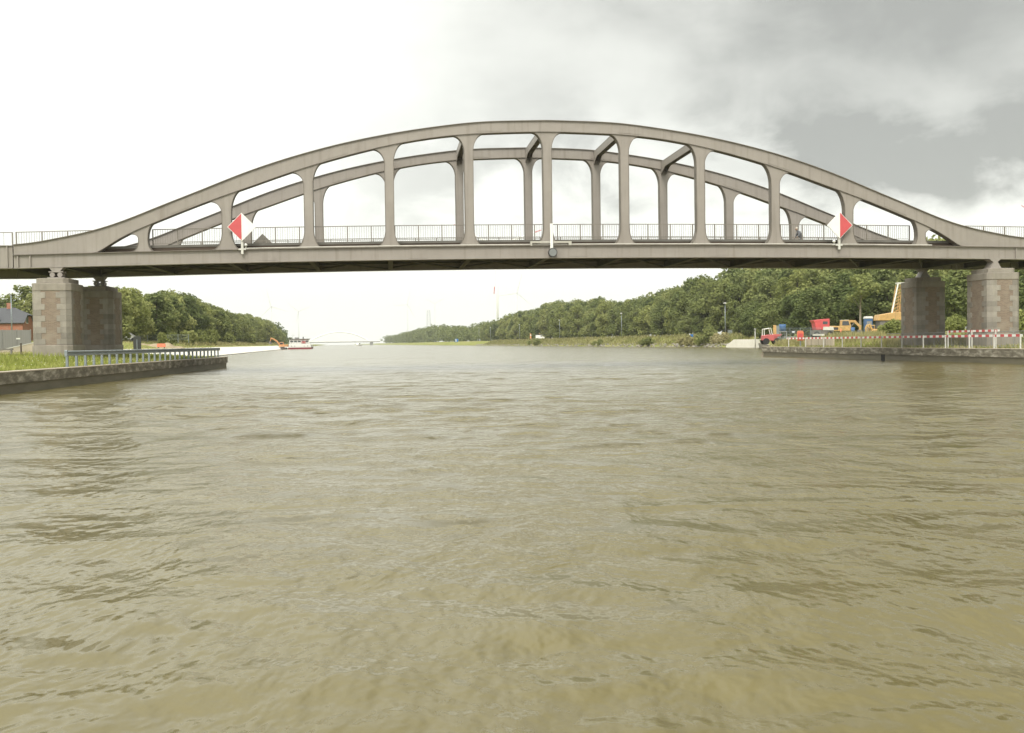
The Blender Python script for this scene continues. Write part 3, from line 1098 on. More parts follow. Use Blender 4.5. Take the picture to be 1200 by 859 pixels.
# bearings: rollers on the left, fixed rockers on the right
for y in (0.0, W):
    b = MB()
    zc = gbot(-BEAR)
    b.prism([(-BEAR - 0.42, zc - 0.003), (-BEAR + 0.42, zc - 0.003), (-BEAR + 0.22, zc - 0.24), (-BEAR - 0.22, zc - 0.24)], y - 0.3, y + 0.3)
    b.span(-BEAR - 0.42, -BEAR + 0.42, y - 0.34, y + 0.34, zc - 0.30, zc - 0.243)
    o = b.build('bearing', M['steel'], bridge)
    for dx in (-0.22, 0.22):
        c = MB()
        c.cyl((-BEAR + dx, y, zc - 0.45), 0.148, 0.66, 14, 'Y')
        c.build('roller', M['steel'], o)
    c = MB()
    c.span(-BEAR - 0.5, -BEAR + 0.5, y - 0.4, y + 0.4, zc - 0.70, zc - 0.60)
    c.build('base_plate', M['steel'], o)
    b = MB()
    zc = gbot(BEAR)
    b.prism([(BEAR - 0.40, zc - 0.003), (BEAR + 0.40, zc - 0.003), (BEAR + 0.15, zc - 0.20), (BEAR - 0.15, zc - 0.20)], y - 0.35, y + 0.35)
    b.prism([(BEAR - 0.13, zc - 0.20), (BEAR + 0.13, zc - 0.20), (BEAR + 0.42, zc - 0.66), (BEAR - 0.42, zc - 0.66)], y - 0.42, y + 0.42)
    b.build('bearing', M['steel'], bridge)

# approach spans
for sg, lab in ((-1, 'plate girder approach span joined to the left end of the arch bridge'),
                (1, 'plate girder approach span joined to the right end of the arch bridge')):
    ap = thing('approach_span', lab, 'bridge span', bridge_world(sg * END, 0, 0), TH)
    x0, x1 = (0.06, 24.0)
    z0 = gbot(sg * END)
    for y in (0.0, W):
        b = MB()
        b.span(sg * x0, sg * x1, y - 0.24, y + 0.24, z0 + 0.04, z0 + 1.34)
        g = b.build('plate_girder', M['steel'], ap)
        b = MB()
        b.span(sg * x0, sg * x1, y - 0.33, y + 0.33, z0 + 1.341, z0 + 1.385)
        b.span(sg * x0, sg * x1, y - 0.33, y + 0.33, z0 - 0.005, z0 + 0.039)
        b.build('flange', M['steel_shade'], g)
        k = 0.35
        while k < 23:
            b = MB()
            b.span(sg * k - 0.03, sg * k + 0.03, y - 0.33, y - 0.235, z0 + 0.05, z0 + 1.33)
            k += 1.5 if k > 1 else 0.55
            b.build('stiffener', M['steel'], g)
    b = MB()
    b.span(sg * x0, sg * x1, 0.26, W - 0.26, z0 + 0.76, z0 + 0.90)
    for k in range(6):
        b.span(sg * (0.8 + k * 4.4) - 0.1, sg * (0.8 + k * 4.4) + 0.1, 0.25, W - 0.25, z0 + 0.1, z0 + 0.755)
    b.build('deck_slab', M['under'], ap)
    b = MB()
    b.span(sg * x0, sg * x1, 0.85, W - 0.85, z0 + 0.902, z0 + 0.96)
    b.build('roadway', M['asphalt'], ap)
    zr = z0 + 1.22
    railing(ap, sg * 0.12, sg * 12.0, -0.02, lambda x: zr, 8, 0.98)


# ------------------------------------------------------------------ piers
def pier(m, y, label):
    zt = gbot(m) - 0.70 if m < 0 else gbot(m) - 0.66
    base = bridge_world(m, y, 0.0)
    p = thing('bridge_pier', label, 'bridge pier', base, TH, 'brick and concrete bridge piers')
    hx, hy, ch = 1.10, 1.45, 0.26

    def octo(ex, c=ch):
        a, d = hx + ex, hy + ex
        return [(-a + c, -d), (a - c, -d), (a, -d + c), (a, d - c), (a - c, d), (-a + c, d), (-a, d - c), (-a, -d + c)]
    ztop = zt - 0.30
    b = MB(); b.prism_z(octo(-0.006), 0.0, ztop - 0.45)
    b.build('brick_core', M['brick'], p)
    # quoin blocks alternate long and short round each corner
    stacks = {}
    z, k = 1.9, 0
    r4 = random.Random(int(m * 10 + y))
    while z < ztop - 0.50:
        h = 0.345
        long_ = k % 2 == 0
        for sx_ in (-1, 1):
            for sy_ in (-1, 1):
                lx = (0.78 if long_ else 0.56) + r4.uniform(-0.03, 0.03)
                ly = (0.62 if long_ else 0.86) + r4.uniform(-0.03, 0.03)
                e = 0.014 + r4.uniform(0, 0.006)
                pts = [(hx + e - ch, -hy - e), (hx + e, -hy - e + ch), (hx + e, -hy + ly), (hx - 0.12, -hy + ly), (hx - lx, -hy + 0.12), (hx - lx, -hy - e)]
                pts = [(px_ * sx_, py_ * -sy_) for (px_, py_) in pts]
                stacks.setdefault((sx_, sy_), MB()).prism_z(pts, z, min(z + h - 0.001, ztop - 0.46))
        z += h
        k += 1
    for q in stacks.values(): q.build('quoin_stack', M['quoin'], p, bevel=0.012)
    b = MB(); b.prism_z(octo(0.03), ztop - 0.45, ztop)
    b.build('cap_band', M['concrete'], p, bevel=0.03)
    b = MB()
    inset = 0.17
    b.prism_z(octo(-inset), ztop + 0.001, zt)
    b.build('cap_stone', M['concrete'], p, bevel=0.03)
    b = MB(); b.prism_z(octo(0.07), -0.5, 1.88)
    b.build('plinth', M['concrete'], p, bevel=0.04)
    return p


pier(-BEAR, 0.0, 'stone and brick pier nearest on the left, above the guard rail')
pier(-BEAR, W, 'shaded stone and brick pier behind the nearest left pier')
pier(BEAR, 0.0, 'stone and brick pier at far right, under the pale bearing')
pier(BEAR, W, 'stone and brick pier on the right bank with yellow machinery behind its left side')

# ------------------------------------------------------------------ navigation marks on the bridge
def diamond(name, label, m, zc, red_side, facing, y, half=0.86, group=None):
    """square board on its corner; red_side -1 left, 1 right (seen from the front)"""
    o = thing(name, label, 'sign', bridge_world(m, y, gtop(m)), TH if facing < 0 else TH + math.pi, group)
    zl = zc - gtop(m)
    b = MB(); b.prism([(0, zl - half), (half, zl), (0, zl + half), (-half, zl)], -0.03, 0.03)
    board = b.build('board', M['white'] if red_side else M['grey_back'], o)
    if red_side:
        h = half - 0.045
        b = MB()
        b.prism([(red_side * 0.012, zl - h), (red_side * h, zl), (red_side * 0.012, zl + h)], -0.045, -0.031)
        b.build('red_half', M['red'], board)
        b = MB()
        b.prism([(0, zl - half + .02), (half - .02, zl), (0, zl + half - .02), (-half + .02, zl)], 0.031, 0.05)
        b.build('back_plate', M['grey_back'], board)
    b = MB()
    b.span(-0.07, 0.07, 0.051, 0.17, -0.30, zl + half * 0.6)
    b.span(-0.22, 0.22, 0.06, 0.16, -0.06, 0.04)
    b.build('mounting_post', M['white_dull'] if facing < 0 else M['grey_back'], o)
    return o


def bridge_m(px, py, off):
    """bridge coordinate m and height z of a photo pixel on the plane y = off"""
    a, b_, c = ray(px, py)
    ox, oy = BX - off * math.sin(TH), BY + off * math.cos(TH)
    Mx = np.array([[a, -math.cos(TH)], [b_, -math.sin(TH)]])
    t, s = np.linalg.solve(Mx, [ox, oy])
    return float(s), CAMH + float(t) * c


mm, zz = bridge_m(283.2, 266, -0.55)
diamond('channel_sign', 'diamond navigation board, red left half and white right half, on the bridge', mm, zz, -1, -1, -0.55, group='diamond boards on the bridge')
mm, zz = bridge_m(984, 264, -0.55)
diamond('channel_sign', 'diamond navigation board, white left half and red right half, on the bridge', mm, zz, 1, -1, -0.55, group='diamond boards on the bridge')
mm, zz = bridge_m(308, 288, W + 0.55)
o = diamond('channel_sign', 'grey back of a diamond board behind the far side of the bridge', mm, zz, 1, 1, W + 0.55, group='diamond boards on the bridge')
# small lamps beside the boards
for (px, py, lab) in ((288, 287.5, 'small pale lamp on the girder beside the red left diamond board'), (977.3, 283.2, 'small pale lamp on the girder left of the right diamond board')):
    mm, zz = bridge_m(px, py, -0.3)
    t = thing('marker_lamp', lab, 'lamp', bridge_world(mm, -0.3, gtop(mm)), TH, 'small lamps beside the boards')
    b = MB(); b.cyl((0, 0, 0.14), 0.03, 0.28, 8); b.span(-0.12, 0.12, -0.04, 0.04, 0.005, 0.04); b.build('bracket', M['white_dull'], t)
    b = MB(); b.ball((0, -0.02, zz - gtop(mm) + 0.02), 0.10, 12, 8); b.build('globe', M['white'], t, True)

# central mark: tall white bar, cross arm, round lamp
mm, _ = bridge_m(646.5, 290, -0.5)
t = thing('passage_light', 'tall white bar with a cross arm and round grey lamp at midspan', 'lamp', bridge_world(mm, -0.5, gbot(mm)), TH)
g0 = gbot(mm)
_, ztop_ = bridge_m(646.5, 262, -0.5)
_, zbot_ = bridge_m(646.5, 292, -0.5)
b = MB(); b.span(-0.09, 0.09, -0.04, 0.04, zbot_ - g0, ztop_ - g0); b.build('white_bar', M['white'], t, bevel=0.01)
_, zarm = bridge_m(646, 283.6, -0.5)
b = MB()
b.span(-1.30, 1.28, 0.05, 0.15, zarm - g0 - 0.05, zarm - g0 + 0.06)
b.span(-1.33, -1.22, 0.04, 0.30, zarm - g0 - 0.22, zarm - g0 + 0.06)
b.span(1.10, 1.28, 0.04, 0.30, zarm - g0 - 0.20, zarm - g0 + 0.02)
b.build('cross_arm', M['conduit'], t)
_, zl = bridge_m(647.5, 296, -0.5)
b = MB(); b.cyl((0.05, -0.07, zl - g0), 0.285, 0.20, 24, 'Y')
o = b.build('lamp_housing', M['dark_metal'], t)
b = MB(); b.cyl((0.05, -0.178, zl - g0), 0.235, 0.012, 24, 'Y'); b.build('lens', M['lamp_glass'], o)
b = MB(); b.span(-0.03, 0.09, 0.03, 0.27, zl - g0 - 0.05, zl - g0 + 0.05); b.span(0.02, 0.08, -0.09, -0.05, zl - g0 - 0.36, zl - g0 - 0.28); b.build('lamp_bracket', M['galv_dark'], t)


# ------------------------------------------------------------------ foliage
def leaf_cloud(rs, centres, radii, per, size, squash=0.85):
    """small diamond leaf clumps spread through a set of lobes"""
    P_, Nn, S_ = [], [], []
    for c, r in zip(centres, radii):
        n = int(per * (r / np.mean(radii)) ** 2)
        d = rs.normal(size=(n, 3)); d /= np.linalg.norm(d, axis=1)[:, None]
        rad = r * (0.45 + 0.6 * rs.uniform(size=(n, 1)) ** 0.6)
        p = np.array(c) + d * rad * np.array([1, 1, squash])
        P_.append(p)
        nn = d + rs.normal(size=(n, 3)) * 0.75 + np.array([0, 0, 0.35])
        Nn.append(nn / np.linalg.norm(nn, axis=1)[:, None])
        S_.append(size * rs.uniform(0.6, 1.35, size=n))
    p, nn, s = np.concatenate(P_), np.concatenate(Nn), np.concatenate(S_)
    t = np.cross(nn, rs.normal(size=nn.shape)); t /= np.linalg.norm(t, axis=1)[:, None]
    b = np.cross(nn, t)
    s = s[:, None]
    q = np.stack([p - t * s, p - b * s * 0.7 + nn * s * 0.2, p + t * s, p + b * s * 0.7 + nn * s * 0.2], 1)
    v = q.reshape(-1, 3)
    f = np.arange(len(v)).reshape(-1, 4)
    return v, f


def crown_parts(seed, kind):
    rs = np.random.RandomState(seed)
    C_, R_ = [], []
    if kind == 'round':
        n, zlo, zhi, rad, lr = 20, 0.22, 0.86, 0.25, (0.10, 0.17)
    elif kind == 'full':       # foliage down to the ground, edge-of-wood tree
        n, zlo, zhi, rad, lr = 26, 0.10, 0.88, 0.24, (0.09, 0.15)
    elif kind == 'tall':
        n, zlo, zhi, rad, lr = 20, 0.16, 0.92, 0.15, (0.07, 0.12)
    elif kind == 'open':       # thin crown with a long bare trunk
        n, zlo, zhi, rad, lr = 10, 0.58, 0.92, 0.24, (0.06, 0.10)
    else:                      # shrub
        n, zlo, zhi, rad, lr = 12, 0.20, 0.70, 0.42, (0.18, 0.30)
    for i in range(n):
        u = (i + rs.uniform()) / n
        z = zlo + (zhi - zlo) * u
        prof = math.sin(math.pi * (0.16 + 0.80 * u)) ** 0.65
        a = rs.uniform(0, 6.283)
        r = rad * prof * rs.uniform(0.35, 1.0)
        C_.append((r * math.cos(a), r * math.sin(a), z))
        R_.append(rs.uniform(*lr) * (0.7 + 0.4 * prof))
    return rs, C_, R_


TRUNKS, CROWNS = {}, {}


def tree_meshes(kind, seed):
    key = (kind, seed)
    if key in CROWNS: return TRUNKS[key], CROWNS[key]
    rs, C_, R_ = crown_parts(seed, kind)
    per = {'round': 130, 'full': 135, 'tall': 115, 'open': 85, 'shrub': 90}[kind]
    size = {'round': 0.024, 'full': 0.023, 'tall': 0.021, 'open': 0.021, 'shrub': 0.055}[kind]
    v, f = leaf_cloud(rs, C_, R_, per, size)
    me = bpy.data.meshes.new('crown')
    me.from_pydata(v.tolist(), [], f.tolist())
    t = MB()
    if kind != 'shrub':
        top = 0.80
        lean = rs.uniform(-0.02, 0.02, 2)
        t.tube([(lean[0] * k * 2, lean[1] * k * 2, k) for k in np.linspace(0, top, 7)], 0.019, 7, 0.004)
        for k in range(7 if kind != 'open' else 9):
            c = C_[int(rs.randint(len(C_)))]
            z0 = max(0.15, c[2] - 0.16) if kind != 'open' else max(0.38, c[2] - 0.2)
            t.tube([(lean[0] * z0 * 2, lean[1] * z0 * 2, z0), (c[0] * 0.5, c[1] * 0.5, (z0 + c[2]) / 2 + 0.02), c], 0.0075, 5, 0.002)
    else:
        for k in range(5):
            c = C_[int(rs.randint(len(C_)))]
            t.tube([(0, 0, 0), (c[0] * 0.4, c[1] * 0.4, c[2] * 0.6), c], 0.016, 5, 0.005)
    tm = bpy.data.meshes.new('trunk')
    tm.from_pydata(t.v, [], t.f)
    tm.polygons.foreach_set('use_smooth', [True] * len(tm.polygons))
    TRUNKS[key], CROWNS[key] = tm, me
    return tm, me


MATTED = {}


def tree(name, label, cat, x, y, h, kind, seed, leaf='leaf', bark='bark', group=None, z=None, wide=1.0, part='crown'):
    z = gz(x, y) if z is None else z
    tm, cm = tree_meshes(kind, seed)
    k = (kind, seed, leaf, bark)
    if k not in MATTED:
        a, b = tm.copy(), cm.copy()
        a.materials.append(M[bark]); b.materials.append(M[leaf])
        MATTED[k] = (a, b)
    tm, cm = MATTED[k]
    o = thing(name, label, cat, (x, y, z - 0.05), rnd.uniform(0, 6.28), group)
    o.scale = (h * wide, h * wide, h)
    for nm, me in (('trunk' if kind != 'shrub' else 'stem', tm), (part, cm)):
        c = bpy.data.objects.new(nm, me)
        COL.objects.link(c)
        c.parent = o
    return o


def prof_height(px, xs, ys, d, zg):
    """height a tree needs so that the wood has its measured skyline at distance d"""
    return at(px, interp(px, xs, ys), d).z - zg


# right wood
RX = [420, 440, 470, 500, 520, 545, 565, 600, 615, 630, 640, 660, 690, 706, 730, 760, 780, 800, 820, 845, 870, 900, 960, 1040, 1075, 1100, 1150, 1180, 1300]
RY = [398, 392, 390, 380, 378, 380, 376, 366, 362, 361, 352, 350, 349, 346, 348, 341, 336, 326, 319, 312, 305, 300, 296, 290, 279, 273, 270, 283, 280]
d = 118.0
k = 0
while d < 720:
    for row in (0, 1, 2):
        dd = d + rnd.uniform(-1.5, 1.5) + row * 2.5
        x = 60.5 - 0.165 * (dd - 253) + row * 7.5 + rnd.uniform(-1.8, 1.8)
        px = 600 + F * x / dd
        if px > 1260: continue
        zg = gz(x, dd)
        h = prof_height(px, RX, RY, dd, zg) * (rnd.uniform(0.70, 0.88), rnd.uniform(0.86, 0.98), rnd.uniform(0.94, 1.03))[row]
        h = max(6.0, min(26.0, h))
        kind = rnd.choice(('full', 'full', 'full', 'tall') if row == 0 else ('round', 'full', 'round', 'tall'))
        leaf = rnd.choice(('leaf', 'leaf', 'leaf_light', 'leaf_dark') if row == 0 else ('leaf', 'leaf_dark', 'leaf'))
        if dd < 215:
            lab, grp = ('green tree in the dark wood behind the yellow and red machines', 'trees behind the right bank machines')
            leaf = rnd.choice(('leaf', 'leaf_dark', 'leaf_dark', 'leaf'))
        elif row == 0:
            lab, grp = ('leafy tree in the front row of the wood behind the right bank lamp posts', 'front trees of the right bank wood')
        else:
            lab, grp = ('taller tree rising behind the front row of the right bank wood', 'rear trees of the right bank wood')
        wd = 1.05 if row else 1.0
        tree('deciduous_tree', lab, 'tree', x, dd, h, kind, rnd.randint(1, 4), leaf, group=grp, wide=wd * (1.25 if h < 13 else 1.0))
    d += 5.2 + 0.010 * (d - 118)
    k += 1
# the thin pale-stemmed tree standing free before the wood
pt = at(1008, 388, 172)
tree('thin_tree', 'thin pale trunked tree with sparse crown standing in front of the dark wood', 'tree', pt.x, 172, at(1008, 316, 172).z - gz(pt.x, 172), 'open', 5, 'leaf', 'pale_bark', z=gz(pt.x, 172), wide=1.25)
for (px, dd, h) in ((1000, 180, 9), (1020, 182, 10), (985, 186, 10), (1040, 180, 9.5), (960, 190, 9.5), (935, 196, 9), (1118, 150, 9.5), (1095, 160, 9), (1205, 140, 8), (1075, 165, 9), (905, 205, 8), (890, 222, 7), (880, 232, 6.5), (918, 200, 8), (948, 190, 8), (884, 240, 8), (872, 255, 8), (803, 292, 6), (818, 288, 6)):
    pt = at(px, 390, dd)
    tree('understorey_tree', 'low dark tree filling the edge of the wood on the right bank', 'tree', pt.x, dd, h, 'full', rnd.randint(1, 4), 'leaf_dark', group='low trees at the edge of the wood', wide=1.3)

# left wood
LX = [60, 100, 140, 165, 190, 215, 240, 255, 270, 300, 315, 325, 338, 345]
LY = [318, 322, 330, 339, 337, 341, 349, 358, 363, 369, 374, 382, 394, 399]
d = 150.0
while d < 800:
    for row in (0, 1):
        dd = d + rnd.uniform(-1.5, 1.5) + row * 3
        x = -68.0 - 0.172 * (dd - 200) - row * 8.0 + rnd.uniform(-1.5, 1.5)
        px = 600 + F * x / dd
        if px < 112: continue
        zg = gz(x, dd)
        h = prof_height(px, LX, LY, dd, zg) * ((rnd.uniform(0.84, 0.98), rnd.uniform(0.93, 1.04))[row])
        h = max(5.0, min(20.0, h))
        lab, grp = (('leafy tree in the front row of the wood above the white left quay', 'front trees of the left bank wood'),
                    ('tree in the rear row of the wood above the white left quay', 'rear trees of the left bank wood'))[row]
        tree('deciduous_tree', lab, 'tree', x, dd, h, rnd.choice(('full', 'round', 'full')), rnd.randint(1, 4),
             rnd.choice(('leaf', 'leaf', 'leaf_light', 'leaf_dark')), group=grp, wide=1.3 if h < 13 else 1.1)
    d += 6.0 + 0.012 * (d - 150)
for (px, top, dd, kind, lf) in ((27, 330, 236, 'tall', 'leaf'), (4, 343, 232, 'round', 'leaf_dark'), (16, 350, 228, 'full', 'leaf_dark'), (38, 340, 224, 'full', 'leaf'), (-14, 345, 230, 'full', 'leaf'), (48, 338, 226, 'tall', 'leaf_dark')):
    pt = at(px, 400, dd)
    zg = gz(pt.x, dd)
    lab = 'tall slender tree rising above the brick house roof' if (px == 27) else 'green tree standing behind the brick house'
    tree('garden_tree', lab, 'tree', pt.x, dd, at(px, top, dd).z - zg, kind, rnd.randint(1, 4), lf, group=None if px == 27 else 'trees behind the brick house', wide=1.25)

# far woods: beyond some 700 m they read as one mass
rs = np.random.RandomState(21)
for nm, sgn in (('distant_wood', 1), ('distant_wood', -1)):
    V_, Fc, n0 = [], [], 0
    for i in range(210 if sgn > 0 else 70):
        dd = 720 * (3.2 if sgn > 0 else 2.0) ** rs.uniform(0, 1)
        off = rs.uniform(0, 40)
        x = (60 - 0.165 * (dd - 253) + off) if sgn > 0 else (-68 - 0.172 * (dd - 200) - off)
        px = 600 + F * x / dd
        zg = gz(x, dd)
        h = prof_height(px, RX if sgn > 0 else LX, RY if sgn > 0 else LY, dd, zg) * rs.uniform(0.8, 1.02)
        h = min(40, max(7.0, h))
        nl = 9
        C_ = [(x + rs.normal(0, 0.22 * h), dd + rs.normal(0, 3), zg + h * (0.15 + 0.68 * j / nl)) for j in range(nl)]
        R_ = [h * rs.uniform(0.14, 0.21) for j in range(nl)]
        v, f = leaf_cloud(rs, C_, R_, 42, h * 0.045)
        V_.append(v); Fc.append(f + n0); n0 += len(v)
    o = raw_mesh(nm, np.concatenate(V_), np.concatenate(Fc), M['leaf_dark'])
    tag(o, 'far off wood along the right bank, merging into one low mass' if sgn > 0 else 'far off end of the left bank wood, merging into one mass', 'wood', kind='stuff')


# grass, weeds, flowers
def blades(name, label, cat, pts, hmin, hmax, width, mt, lean=0.35):
    r2 = np.random.RandomState(len(pts))
    n = len(pts)
    p = np.array(pts)
    h = r2.uniform(hmin, hmax, n)
    a = r2.uniform(0, 6.283, n)
    u = np.stack([np.cos(a), np.sin(a), np.zeros(n)], 1) * (width * r2.uniform(0.6, 1.4, n))[:, None]
    tip = p + np.stack([r2.normal(0, lean, n) * h, r2.normal(0, lean, n) * h, h], 1)
    mid = p * 0.5 + tip * 0.5 + np.array([0, 0, 0.08]) * h[:, None]
    v = np.stack([p - u, p + u, mid + u * 0.7, tip, mid - u * 0.7], 1).reshape(-1, 3)
    f = np.arange(5 * n).reshape(-1, 5)
    o = raw_mesh(name, v, f, mt)
    return tag(o, label, cat, kind='stuff')


def scatter(n, y0, y1, d0, d1, side, powr=1.0):
    out = []
    for _ in range(n):
        y = rnd.uniform(y0, y1)
        d = d0 + (d1 - d0) * rnd.random() ** powr
        x = edge_left(y) - d if side < 0 else edge_right(y) + d
        out.append((x, y, gz(x, y) - 0.03))
    return out


blades('bank_grass', 'fresh green grass on the left bank above the quay wall', 'grass', scatter(34000, 36, L_NOSE[1] - 0.5, 0.68, 14, -1, 1.2), 0.06, 0.24, 0.024, M['grass'])
blades('bank_grass', 'rough grass on the left bank behind the piers', 'grass', scatter(9000, 86, 200, 1.0, 30, -1), 0.08, 0.32, 0.05, M['weeds'])
blades('bank_grass', 'rough grass behind the red and white barrier on the right bank', 'grass', scatter(22000, 58, 128, 0.7, 15, 1, 1.2), 0.08, 0.30, 0.03, M['weeds'])
blades('bank_grass', 'green grass patches among the dry grass on the right bank', 'grass', scatter(15000, 58, 125, 0.7, 12, 1, 1.0), 0.08, 0.30, 0.03, M['grass'])
blades('bank_weeds', 'tall dry weeds along the waterline of the far right bank', 'weeds', scatter(15000, 229, 620, 1.2, 9, 1, 0.8), 0.3, 1.0, 0.09, M['weeds'])
blades('bank_grass', 'green grass above the white quay on the left', 'grass', scatter(8000, 200, 620, 7.0, 15, -1), 0.3, 0.9, 0.10, M['weeds'])
tuft = []
for _ in range(70):
    y = rnd.uniform(62, 132)
    d = rnd.uniform(2.5, 12)
    x = edge_right(y) + d
    if 940 < 600 + F * x / y < 978: continue
    for _ in range(90):
        q = (x + rnd.gauss(0, 0.55), y + rnd.gauss(0, 0.55))
        tuft.append((q[0], q[1], gz(*q) - 0.03))
for _ in range(34):
    px, y = rnd.uniform(894, 940), rnd.uniform(103, 122)
    x = at(px, 400, y).x
    if x < edge_right(y) + 0.8: continue
    for _ in range(110):
        q = (x + rnd.gauss(0, 0.5), y + rnd.gauss(0, 0.5))
        if q[0] > edge_right(q[1]) + 0.5: tuft.append((q[0], q[1], gz(*q) - 0.03))
blades('tall_tufts', 'taller tufts of dry grass before the machines on the right bank', 'grass', tuft, 0.3, 0.85, 0.035, M['weeds'], 0.25)
tuft = []
for _ in range(40):
    y = rnd.uniform(44, 74)
    d = rnd.uniform(2.0, 8.0)
    x = edge_left(y) - d
    for _ in range(60):
        q = (x + rnd.gauss(0, 0.4), y + rnd.gauss(0, 0.4))
        tuft.append((q[0], q[1], gz(*q) - 0.03))
blades('tall_tufts', 'taller grass tufts round the foot of the left pier', 'grass', tuft, 0.2, 0.5, 0.022, M['grass'], 0.25)
b = MB()
for (x, y, z) in scatter(150, 40, 66, 1.0, 8, -1):
    b.add([(x + dx * 0.035, y + dy * 0.035, z + 0.20 + dz) for dx, dy, dz in ((-1, 0, 0), (0, -1, .02), (1, 0, 0), (0, 1, .02))], [(0, 1, 2, 3)])
tag(b.build('wildflowers', M['petal']), 'small white wildflowers dotted through the left bank grass', 'flowers', kind='stuff')

# riprap along the far right waterline
b = MB()
for _ in range(900):
    y = 230 + 420 * rnd.random() ** 1.4
    d = rnd.uniform(0.5, 2.8)
    x = edge_right(y) + d
    s = rnd.uniform(0.18, 0.5)
    b.ball((x, y, gz(x, y) + 0.02), (s, s * rnd.uniform(.7, 1.2), s * 0.6), 6, 4)
tag(b.build('riprap', M['stones']), 'pale riprap stones along the far right waterline', 'stones', kind='stuff')

# shrubs
for (px, dd, h, lf) in ((743, 296, 2.6, 'leaf_light'), (757, 290, 3.0, 'leaf'), (780, 262, 2.7, 'weeds'), (793, 258, 3.0, 'weeds'), (806, 255, 2.6, 'weeds'), (818, 250, 2.8, 'leaf_light'),
                     (829, 247, 5.0, 'leaf'), (838, 243, 3.0, 'weeds'), (848, 240, 2.9, 'weeds'), (700, 345, 2.6, 'leaf'), (690, 352, 2.0, 'leaf_light'), (620, 455, 3.2, 'leaf'), (628, 450, 3.6, 'leaf'), (615, 470, 2.8, 'leaf_light')):
    x = at(px, 400, dd).x
    x = max(x, edge_right(dd) + 1.5)
    if lf == 'weeds':
        lab, grp = 'pinkish dry bush growing at the water edge of the far right bank', 'dry bushes on the far right bank'
    else:
        lab, grp = 'small green bush growing at the water edge of the far right bank', 'green bushes on the far right bank'
    tree('bush', lab, 'bush', x, dd, h, 'shrub', rnd.randint(1, 3), lf, group=grp, part='foliage')
for (px, dd, h) in ((232, 205, 3.2), (246, 215, 3.4), (258, 232, 3.8), (272, 250, 4.2), (284, 300, 4.0), (225, 190, 2.6), (205, 178, 2.4), (300, 380, 4.4)):
    x = at(px, 400, dd).x
    x = min(x, edge_left(dd) - 9)
    tree('bush', 'pale green bush in the grass above the white left quay', 'bush', x, dd, h, 'shrub', rnd.randint(1, 3), 'leaf_light', group='bushes above the left quay', part='foliage')
for (px, dd, h) in ((1122, 118, 2.4), (1112, 116, 1.9), (1196, 104, 3.0), (1210, 100, 3.2), (1040, 120, 1.9), (1046, 122, 2.3), (1034, 124, 1.6)):
    x = at(px, 395, dd).x
    lab = 'bright green bush on the right bank between the two right piers' if px in (1122, 1112) else ('pale bush at the right frame edge beyond the last pier' if px > 1190 else 'grassy bush beside the yellow machine and the right pier')
    tree('bush', lab, 'bush', x, dd, h, 'shrub', rnd.randint(1, 3), 'leaf_light', group='bushes near the right piers', part='foliage')

# towpath on the right bank
vs, fs = [], []
ys = list(np.geomspace(230, 1400, 50))
for i, y in enumerate(ys):
    for d in (9.6, 12.6):
        vs.append((right_far(y) + d, y, h_right(y, d) + 0.16))
    if i: fs.append((2 * i - 2, 2 * i - 1, 2 * i + 1, 2 * i))
o = raw_mesh('towpath', np.array(vs), np.array(fs), M['beige'])
tag(o, kind='structure')

# ------------------------------------------------------------------ right bank lamp posts
for (px, top, bot, dd, lab) in ((850, 355, 394, 253, 'nearest and tallest lamp post on the right bank, by a small cabinet'),
                                (728.5, 367, 395.5, 344, 'second nearest lamp post on the right bank'),
                                (656, 375, 397, 458, 'third lamp post along the right bank, right of the white van'),
                                (609, 380, 398, 550, 'fourth lamp post along the right bank, left of the orange kiosk'),
                                (575, 383.5, 398.5, 640, 'fifth lamp post along the right bank'),
                                (561.5, 384, 398.5, 690, 'farthest lamp post along the right bank')):
    p0 = at(px, bot, dd)
    zt = at(px, top, dd).z
    zg = gz(p0.x, dd)
    o = thing('lamp_post', lab, 'lamp post', (p0.x, dd, zg), 0, 'lamp posts along the right bank')
    b = MB(); b.tube([(0, 0, 0), (0, 0, zt - zg - 0.15)], 0.13, 8, 0.08)
    b.build('pole', M['galv'], o, True)
    b = MB(); b.box((-0.10, -0.25, zt - zg - 0.05), (0.55, 0.95, 0.20)); b.cyl((0, 0, zt - zg - 0.2), 0.1, 0.2, 8)
    b.build('lamp_head', M['white'], o, bevel=0.04)
p0 = at(854, 390, 252)
o = thing('switch_cabinet', 'small grey cabinet at the foot of the nearest right bank lamp post', 'cabinet', (p0.x + .3, 252, gz(p0.x, 252)))
b = MB(); b.span(-.5, .5, -.3, .3, 0, 1.15); b.build('cabinet_body', M['galv'], o, bevel=0.03)
b = MB(); b.span(-.55, .55, -.35, .35, 1.152, 1.22); b.build('cabinet_roof', M['galv_dark'], o)
p0 = at(810.5, 390, 262)
o = thing('blue_signpost', 'small blue sign on a post on the far right bank', 'sign', (p0.x, 262, gz(p0.x, 262)))
b = MB(); b.tube([(0, 0, 0), (0, 0, 2.1)], 0.05, 6); b.build('post', M['galv'], o)
b = MB(); b.span(-.34, .34, -.09, -.055, 1.15, 2.1); b.build('sign_board', M['sign_blue'], o)
p0 = at(885, 395, 206)
o = thing('marker_post', 'thin white marker post behind the short cream quay', 'post', (p0.x, 206, gz(p0.x, 206)))
b = MB(); b.tube([(0, 0, 0), (0, 0, at(885, 386, 206).z - gz(p0.x, 206))], 0.10, 8); b.build('post', M['white_dull'], o, True)
b = MB(); b.span(-.16, .16, -.12, .12, at(885, 386, 206).z - gz(p0.x, 206), at(885, 385, 206).z - gz(p0.x, 206)); b.build('cap', M['white'], o)

